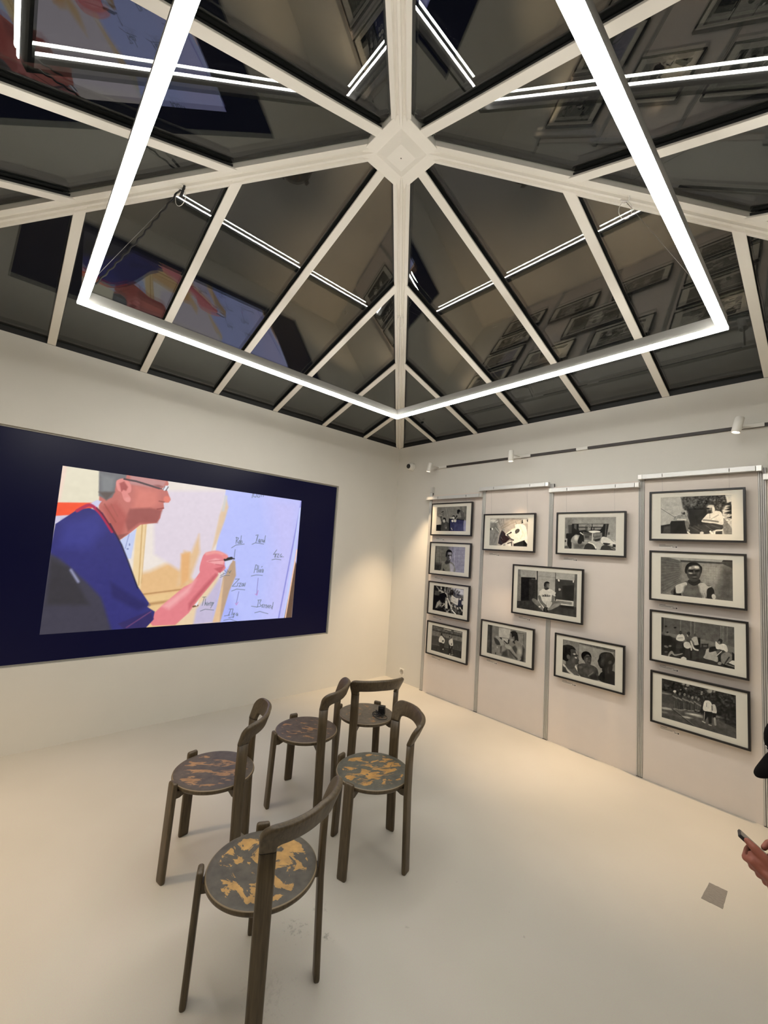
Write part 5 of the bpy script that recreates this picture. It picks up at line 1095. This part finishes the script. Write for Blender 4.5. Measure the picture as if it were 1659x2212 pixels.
SEATS = {
 'N': seat_mat('seat_worn_bold', (3.1, 1.7, 0), 0.500, (198, 154, 88), sc=10.0, stretch=(1, 1.4, 1), soft=0.015),
 'Rt': seat_mat('seat_worn_gold', (9.3, 4.9, 0), 0.515, (190, 142, 76), paint=(86, 84, 74), sc=10.5, stretch=(1, 2.2, 1), rotz=-0.62),
 'L': seat_mat('seat_worn_streaks', (5.2, 8.1, 0), 0.515, (172, 130, 86), paint=(82, 73, 64), sc=10.0, stretch=(1, 2.6, 1), rotz=-0.9, soft=0.05),
 'M': seat_mat('seat_worn_edge', (1.2, 2.8, 0), 0.555, (166, 122, 80), paint=(84, 72, 62), sc=9.0, stretch=(1, 2.4, 1), rotz=-0.8, soft=0.05),
 'B': seat_mat('seat_worn_faint', (7.7, 0.6, 0), 0.56, (166, 122, 76), paint=(98, 88, 74), sc=11.0, stretch=(1, 2.0, 1), rotz=-0.7, soft=0.07),
}
ZS = 0.455
def make_chair():
    """local +x points to the backrest; base at the middle of the four feet"""
    t = bpy.data.objects.new('wooden_chair', None); COL.objects.link(t); t.empty_display_size = 0.1
    bb = B()
    R0 = 0.2165
    bb.lathe([(0, ZS-0.002), (0.12, ZS-0.0015), (0.192, ZS), (R0-0.007, ZS), (R0-0.002, ZS-0.003), (R0, ZS-0.010), (R0-0.001, ZS-0.017), (R0-0.008, ZS-0.024), (0.15, ZS-0.028), (0, ZS-0.028)], 96)
    for f in bb.bm.faces:
        if f.calc_center_median().z < ZS-0.005: f.material_index = 1
    bb.obj('seat', [SEATS['N'], M_wood], t)
    Z = Vector((0, 0, 1))
    def leg(ang, top, rtop, name):
        a = math.radians(ang); rad = Vector((math.cos(a), math.sin(a), 0)); tan = Vector((-math.sin(a), math.cos(a), 0))
        zs = [0.0, 0.004, 0.012, 0.10, 0.25, 0.40, top-0.03, top-0.012, top-0.004, top] if name == 'leg' else [0.0, 0.004, 0.012, 0.10, 0.25, 0.40, 0.55, top]
        secs = []
        for i, z in enumerate(zs):
            r = 0.2475 + (rtop-0.2475)*min(z/0.46, 1) if z < 0.46 else rtop + (0.004 if name != 'leg' else 0)*(z-0.46)/0.2
            k = {0: 0.86, 1: 0.94}.get(i, 1.0)
            if name == 'leg' and i >= len(zs)-3: k = {1: 0.60, 2: 0.86, 3: 0.97}[len(zs)-i]
            wid = 0.0285 + 0.002*(z/0.46 if z < 0.46 else 1)
            secs.append(rrect(rad*r + Z*z, tan, rad, wid*(0.5+0.5*k), 0.0125*k, 0.75, 5))
        b_ = B(); b_.loft(secs); return b_.obj(name, M_wood, t)
    for ang in (135, -135): leg(ang, ZS+0.020, 0.2330, 'leg')
    for ang in (45, -45): leg(ang, 0.666, 0.2325, 'back_post')
    for ang in (45, 135, -45, -135):
        a = math.radians(ang); rad = Vector((math.cos(a), math.sin(a), 0)); tan = Vector((-math.sin(a), math.cos(a), 0))
        b_ = B()
        b_.prism([tan*(-0.019) + rad*r + Z*z for r, z in ((0.120, ZS-0.0275), (0.190, ZS-0.0275), (0.226, ZS-0.022), (0.226, ZS-0.062), (0.200, ZS-0.062))], tan*0.038)
        b_.obj('bracket', M_wood, t, bevel=0.003)
    # backrest: bent piece from one post over to the other
    b_ = B()
    hp = 7.4   # half angle of a post
    out, inn = [], []
    n1, n2, n3 = 5, 8, 26
    zt, zl = 0.778, 0.700
    for k in range(n1): out.append((45+hp, 0.664 + 0.060*k/n1)); inn.append((45-hp, 0.664 + 0.022*k/n1))
    for k in range(n2):
        q = math.pi/2*k/n2
        out.append((45+hp-13.5*(1-math.cos(q)), 0.724+(zt-0.724)*math.sin(q))); inn.append((45-hp-6.5*(1-math.cos(q)), 0.686+(zl-0.686)*math.sin(q)))
    for k in range(n3+1):
        s_ = 1-2*k/n3
        a_o = (45+hp-13.5)*s_; a_i = (45-hp-6.5)*s_
        sag = 0.006*(1-s_*s_)
        out.append((a_o, zt+sag)); inn.append((a_i, zl+sag))
    out += [(-a, z) for a, z in out[:n1+n2][::-1]]; inn += [(-a, z) for a, z in inn[:n1+n2][::-1]]
    def P(ang, z):
        a = math.radians(ang)
        r = 0.2365 + 0.052*max(0, (z-0.666)/0.11) - 0.02*max(0.0, 1-abs(ang)/40.0)*max(0, (z-0.666)/0.11)
        return Vector((r*math.cos(a), r*math.sin(a), z))
    secs = []
    for (ao, zo), (ai, zi) in zip(out, inn):
        p0, p1 = P(ao, zo), P(ai, zi); c_ = (p0+p1)/2; u = (p0-p1); hu = u.length/2; u.normalize()
        a = math.radians((ao+ai)/2); rad = Vector((math.cos(a), math.sin(a), -0.35)).normalized(); rad = (rad - u*rad.dot(u)).normalized()
        secs.append(rrect(c_, u, rad, hu, 0.0130, 0.75, 5))
    b_.loft(secs); b_.obj('backrest', M_wood, t)
    for s_ in (1, -1):
        a = math.radians(45*s_); rad = Vector((math.cos(a), math.sin(a), 0)); tan = Vector((-math.sin(a), math.cos(a), 0))
        c_ = rad*0.2366 + Z*0.6645
        b2 = B(); b2.loft([rrect(c_, tan, rad, 0.0308, 0.0134, 0.75, 5), rrect(c_+Z*0.0020, tan, rad, 0.0308, 0.0134, 0.75, 5)]); b2.obj('joint', M_joint, t)
    return t
chairs = [
 ('N', 2.7280, -3.2370, 18.3, 'nearest wooden chair, its round seat worn to bold yellow patches, seen from behind'),
 ('Rt', 2.437, -2.398, 60.5, 'round-seated wooden chair with golden worn seat, right of the other chairs'),
 ('L', 1.915, -3.128, 56.0, 'round-seated wooden chair standing alone on the left, nearest the video screen'),
 ('M', 1.752, -2.424, 37.0, 'round-seated wooden chair in the middle, between the left chair and the rearmost chair'),
 ('B', 1.768, -1.886, -19.0, 'rearmost wooden chair with a black adapter and cable lying on its seat'),
]
proto = None
for key, x, y, ang, lab in chairs + [('L', 4.72, -2.44, 2.0, 'wooden chair the person in the black cap is sitting on')]:
    if proto is None: ch = proto = make_chair()
    else: ch = copy_tree(proto)
    ch.location = (x, y, 0); ch.rotation_euler = (0, 0, math.radians(ang))
    tag(ch, lab, 'chair', 'wooden chairs with round seats')
    for c_ in ch.children:
        if c_.name.split('.')[0] == 'seat':
            if ch is not proto: c_.data = c_.data.copy()
            c_.data.materials[0] = SEATS[key]
            c_['label'] = 'round seat with paint worn through'

# power adapter with tangled cable on the rearmost chair
ax, ay = 1.757, -1.927
ad = thing('power_adapter', (1.849, -1.796, ZS), 'black power adapter with tangled cable lying on the rearmost chair', 'adapter')
bb = B(); bb.box(-0.026, 0.026, -0.020, 0.020, 0.0, 0.062, M=Matrix.Rotation(math.radians(35), 4, 'Z')); bb.obj('case', M_cable, ad, bevel=0.004)
bb = B(); bb.box(-0.016, 0.016, -0.0206, -0.0196, 0.046, 0.052, M=Matrix.Rotation(math.radians(35), 4, 'Z')); bb.obj('label_strip', mat('adapter_label', (70, 70, 74), rough=0.5), ad)
random.seed(11)
pts = []
for k in range(150):
    t_ = k/149
    a = t_*2*math.pi*4.5
    rr = 0.045 + 0.022*math.sin(a*0.37+1)
    pts.append(Vector((0.012 + rr*math.cos(a)*0.75, -0.052 + rr*math.sin(a)*0.62, 0.004 + 0.014*abs(math.sin(a*0.9)))))
pts = [Vector((0, -0.02, 0.01))] + pts
# one loop out to the right rim of the seat
end = pts[-1]
for k in range(1, 14):
    q = k/13*2*math.pi*0.8
    pts.append(Vector((end.x + 0.055*(1-math.cos(q)) , end.y + 0.045*math.sin(q), 0.004)))
bb = B(); bb.tube([tuple(p) for p in pts], 0.0022, 7); bb.obj('cable', M_cable, ad)
bb = B(); bb.tube([(-0.055, -0.01, 0.012), (-0.040, -0.016, 0.012), (-0.022, -0.018, 0.010)], [0.006, 0.006, 0.0035], 8); bb.obj('plug', M_cable, ad)

# ------------------------------------------------------------------ person at the right edge, bent over a phone
skin = mat('skin', (150, 86, 68), rough=0.55, var=0.06, vscale=30, bump=0.15, bscale=220)
M_shirt = mat('dark_shirt', (44, 44, 50), rough=0.85, var=0.08, vscale=20, bump=0.3, bscale=120)
M_trou = mat('dark_trousers', (36, 40, 52), rough=0.85, var=0.08, vscale=30, bump=0.3, bscale=160)
M_shoe = mat('shoe_leather', (30, 27, 25), rough=0.5)
M_cap = mat('black_cap_cloth', (10, 8, 9), rough=0.95, bump=0.25, bscale=300, spec=0.08)
M_thread = mat('cap_embroidery', (196, 188, 182), rough=0.8)
px0, py0 = 4.72, -2.44
per = thing('person', (px0, py0, 0), 'seated person at the right edge in a black cap, leaning over a phone', 'person')
LB = Vector((px0, py0, 0))
def L_(p): return Vector(p) - LB
class Blob:
    """tapered capsules and ellipsoids, fused into one skin by a voxel remesh"""
    def __init__(s): s.b = B()
    def cap(s, pts, rs, seg=14):
        for (p, q), (r0, r1) in zip(zip(pts, pts[1:]), zip(rs, rs[1:])):
            s.b.tube([p, q], [r0, r1], seg)
        for p, r in zip(pts, rs): s.ball(p, (r, r, r))
    def ball(s, p, r, rot=None, seg=16):
        M = Matrix.Translation(p)
        if rot is not None: M = M @ rot
        prof = [(math.sin(math.pi*k/10), -math.cos(math.pi*k/10)) for k in range(11)]
        s.b.lathe(prof, seg, 0, M @ Matrix.Diagonal((r[0], r[1], r[2], 1)))
    def obj(s, name, m_, parent, voxel, smooth=6, fac=0.5):
        o_ = s.b.obj(name, m_, parent)
        md = o_.modifiers.new('fuse', 'REMESH'); md.mode = 'VOXEL'; md.voxel_size = voxel; md.use_smooth_shade = True
        ms = o_.modifiers.new('relax', 'SMOOTH'); ms.iterations = smooth; ms.factor = fac
        return o_
pel = L_((4.69, -2.44, 0.622)); chest = L_((4.50, -2.44, 0.88)); neckb = L_((4.405, -2.435, 1.075)); headc = L_((4.262, -2.42, 1.232))
shL, shR = L_((4.43, -2.605, 1.015)), L_((4.43, -2.270, 1.015))
elL, elR = L_((4.44, -2.640, 0.745)), L_((4.45, -2.235, 0.770))
wrL, wrR = L_((4.222, -2.545, 0.915)), L_((4.262, -2.360, 0.945))
hipL, hipR = L_((4.67, -2.535, 0.562)), L_((4.67, -2.345, 0.562))
knL, knR = L_((4.30, -2.565, 0.562)), L_((4.30, -2.315, 0.562))
anL, anR = L_((4.42, -2.565, 0.085)), L_((4.40, -2.315, 0.085))
fd = Vector((-0.830, -0.302, -0.469)).normalized()      # where the face points
hs = Vector((0, 0, 1)).cross(fd).normalized()           # person's left
hu_ = fd.cross(hs).normalized()                         # up over the crown
HR = Matrix((tuple(fd), tuple(hs), tuple(hu_))).transposed().to_4x4()
def HP(f, s_, u): return headc + fd*f + hs*s_ + hu_*u
bd = Blob()
bd.cap([pel, chest, neckb], [0.125, 0.125, 0.085]); bd.cap([shL, neckb, shR], [0.055, 0.07, 0.055])
bd.cap([neckb, HP(-0.035, 0, -0.09), HP(-0.02, 0, -0.04)], [0.062, 0.056, 0.060])
bd.ball(HP(-0.012, 0, 0.025), (0.096, 0.076, 0.092), HR); bd.ball(HP(0.030, 0, -0.050), (0.060, 0.058, 0.066), HR); bd.ball(HP(0.062, 0, -0.096), (0.026, 0.026, 0.020), HR)
bd.cap([HP(0.084, 0, 0.006), HP(0.108, 0, -0.034)], [0.010, 0.016]); bd.ball(HP(0.094, 0.012, -0.038), (0.010, 0.010, 0.009), HR); bd.ball(HP(0.094, -0.012, -0.038), (0.010, 0.010, 0.009), HR)
bd.ball(HP(0.086, 0, -0.064), (0.010, 0.024, 0.006), HR); bd.ball(HP(0.084, 0, -0.074), (0.010, 0.021, 0.006), HR)
for s_ in (1, -1):
    bd.ball(HP(-0.005, s_*0.078, -0.012), (0.020, 0.008, 0.032), HR); bd.ball(HP(0.058, s_*0.040, -0.030), (0.026, 0.026, 0.022), HR); bd.ball(HP(0.078, s_*0.032, 0.020), (0.016, 0.026, 0.008), HR)
bd.cap([shL, elL, wrL], [0.047, 0.040, 0.027]); bd.cap([shR, elR, wrR], [0.047, 0.040, 0.027])
bd.cap([hipL, knL, anL], [0.080, 0.056, 0.038]); bd.cap([hipR, knR, anR], [0.080, 0.056, 0.038])
bd.obj('body', skin, per, 0.008, 8)
# ---- hands, finely meshed, continuous with the wrists; phone axis from the far top end down to the lap end
pa = Vector((-0.85, 0.0, 0.527)).normalized(); pn = Vector((0.50, 0.28, 0.85)); pn = (pn - pa*pn.dot(pa)).normalized(); pw = pn.cross(pa).normalized()
if pw.y > 0: pw = -pw        # pw points to the viewer side (the person's left)
pc = L_((4.158, -2.475, 0.968)) - pa*0.004 + Vector((0, 0, -0.018))
def PH(a, w, n_): return pc + pa*a + pw*w + pn*n_
hd = Blob()
# left hand (near): palm under the phone, fingers across its back, thumb along the near edge
hd.cap([wrL + (elL-wrL)*0.45, wrL, PH(-0.040, 0.040, -0.030)], [0.033, 0.026, 0.027])
hd.ball(PH(-0.022, 0.036, -0.026), (0.040, 0.030, 0.017), Matrix((tuple(pa), tuple(pw), tuple(pn))).transposed().to_4x4())
for i, (a0, ln_, r_) in enumerate(((0.026, 0.92, 0.0088), (0.007, 1.0, 0.0092), (-0.012, 0.95, 0.0088), (-0.030, 0.80, 0.0078))):
    k0 = PH(a0, 0.046, -0.026 - 0.002*i); k1 = PH(a0+0.010, 0.020*ln_+0.004, -0.036 - 0.004*i); k2 = PH(a0+0.012, 0.008-0.034*ln_, -0.022 - 0.001*i); k3 = PH(a0+0.011, 0.002-0.046*ln_, -0.006)
    hd.cap([PH(-0.040+0.006*i, 0.042, -0.030), k0], [0.013, r_+0.0025]); hd.cap([k0, k1, k2, k3], [r_+0.0020, r_+0.0008, r_, r_-0.0012])
hd.cap([PH(-0.046, 0.046, -0.024), PH(-0.020, 0.049, -0.004), PH(0.018, 0.047, 0.002), PH(0.042, 0.045, 0.004), PH(0.058, 0.041, 0.005)], [0.018, 0.0150, 0.0125, 0.0108, 0.0084])
hd.cap([PH(-0.030, 0.044, -0.018), PH(0.012, 0.044, -0.014), PH(0.034, 0.038, -0.016)], [0.017, 0.013, 0.010])
# right hand (far): cradles the far edge, index finger on the glass
hd.cap([wrR + (elR-wrR)*0.45, wrR, PH(-0.050, -0.062, 0.000)], [0.033, 0.026, 0.027])
hd.ball(PH(-0.036, -0.062, 0.006), (0.038, 0.022, 0.026), Matrix((tuple(pa), tuple(pw), tuple(pn))).transposed().to_4x4())
hd.cap([PH(-0.020, -0.060, 0.016), PH(0.010, -0.046, 0.040), PH(0.020, -0.018, 0.032), PH(0.022, -0.004, 0.016)], [0.011, 0.0095, 0.0088, 0.0075])
for i in range(3):
    hd.cap([PH(-0.012-0.018*i, -0.066, -0.002), PH(0.010-0.017*i, -0.074, -0.020), PH(-0.004-0.017*i, -0.058, -0.034)], [0.0105, 0.009, 0.0085])
hd.cap([PH(-0.060, -0.050, 0.018), PH(-0.040, -0.034, 0.024), PH(-0.020, -0.026, 0.016)], [0.015, 0.0115, 0.009])
hd.obj('hands', skin, per, 0.0026, 5)
# ---- clothing
sh_ = Blob(); sh_.cap([pel + Vector((0, 0, 0.02)), chest, neckb + Vector((0.008, 0, -0.012))], [0.148, 0.150, 0.092]); sh_.cap([shL, neckb + Vector((0.012, 0, -0.022)), shR], [0.074, 0.088, 0.074])
sh_.cap([shL, elL, elL.lerp(wrL, 0.12)], [0.068, 0.058, 0.056]); sh_.cap([shR, elR, elR.lerp(wrR, 0.12)], [0.068, 0.058, 0.056]); sh_.obj('shirt', M_shirt, per, 0.009, 8)
tr_ = Blob(); tr_.ball(pel + Vector((0.0, 0, -0.01)), (0.145, 0.175, 0.152)); tr_.cap([hipL, knL, anL + Vector((0, 0, 0.02))], [0.095, 0.074, 0.060]); tr_.cap([hipR, knR, anR + Vector((0, 0, 0.02))], [0.095, 0.074, 0.060]); tr_.obj('trousers', M_trou, per, 0.009, 8)
for an in (anL, anR):
    s2 = Blob(); s2.ball(an + Vector((0.02, 0, -0.030)), (0.045, 0.038, 0.055)); s2.ball(an + Vector((-0.075, 0, -0.050)), (0.115, 0.044, 0.034)); s2.ball(an + Vector((-0.05, 0, -0.068)), (0.135, 0.042, 0.017)); s2.obj('shoe', M_shoe, per, 0.006, 5)
# ---- cap
capo = bpy.data.objects.new('cap', None); link(capo, per)
bb = B()
prof = []
rings = []
for k in range(13):
    q = math.pi/2*k/12
    r = math.cos(q); z = math.sin(q)
    ring_ = []
    for j in range(40):
        a = 2*math.pi*j/40
        ff = math.cos(a)
        rx = 0.107 if ff > 0 else 0.106
        h = 0.100 + 0.004*max(ff, 0)
        # steep front panel
        bl = (r**0.62)
        ring_.append(HP(-0.012 + rx*bl*math.cos(a), 0.086*bl*math.sin(a), 0.036 + h*z*0.86))
    rings.append(ring_)
bb.loft(rings); bb.obj('crown', M_cap, capo, smooth=True)
bb = B()
bb.lathe([(0, 0.008), (0.006, 0.006), (0.008, 0.0)], 16, 0, Matrix.Translation(HP(-0.012, 0, 0.120)) @ HR); bb.obj('button', M_cap, capo)
bb = B()
secs = []
for k in range(41):
    a = math.radians(-66 + 132*k/40)
    ci, si = math.cos(a), math.sin(a)
    i0 = (-0.012 + 0.105*ci, 0.085*si)
    ext = 0.062*max(0.0, math.cos(a*1.28))**0.7
    o0 = (i0[0] + ext, i0[1]*1.02)
    dr_ = lambda s_: -0.010 - 0.26*s_*s_*4
    def V_(p, up): return HP(p[0], p[1], 0.040 + up - 1.9*p[1]*p[1] - 0.30*max(0, p[0]-0.07))
    m0 = ((i0[0]+o0[0])/2, (i0[1]+o0[1])/2)
    dp = ext*0.22
    secs.append([V_(i0, 0.004), V_(m0, 0.003-dp*0.3), V_(o0, 0.0015-dp), V_(o0, -0.0015-dp), V_(m0, -0.002-dp*0.3), V_(i0, -0.002)])
bb.loft(secs); bb.obj('visor', M_cap, capo, smooth=True)
# embroidered letters on the front left of the crown
def crown_pt(a, z):
    q = math.asin(min(z/(0.103*0.86), 1)); r = math.cos(q)**0.62
    return HP(-0.012 + 0.1070*r*math.cos(a), 0.0863*r*math.sin(a), 0.036 + z)
letters = {'C': [(0.9, 0.85), (0.5, 1.0), (0.1, 0.7), (0.1, 0.3), (0.5, 0.0), (0.9, 0.15)], 'S': [(0.9, 0.85), (0.5, 1.0), (0.1, 0.8), (0.4, 0.55), (0.85, 0.4), (0.6, 0.02), (0.1, 0.12)]}
bb = B()
for ch_, a0 in (('C', -20), ('S', -4)):
    pts = [(a0 + 12*u, 0.014 + 0.018*v) for u, v in letters[ch_]]
    bb.tube([crown_pt(math.radians(a), z) for a, z in pts], 0.0014, 6)
bb.obj('lettering', M_thread, capo)
# ---- phone
ph = thing('smartphone', LB + pc + pa*0.004, 'dark smartphone held in the hands of the person at the right edge', 'phone')
PM = Matrix((tuple(pa), tuple(pw), tuple(pn))).transposed().to_4x4()
bb = B(); bb.box(-0.073, 0.073, -0.0355, 0.0355, -0.0045, 0.0045, M=PM); bb.obj('case', mat('phone_case', (34, 31, 31), rough=0.45), ph, bevel=0.003, seg=3)
bb = B(); bb.box(-0.069, 0.069, -0.0325, 0.0325, 0.0046, 0.0050, M=PM); bb.obj('touch_screen', mat('phone_glass', (10, 10, 12), rough=0.1), ph)
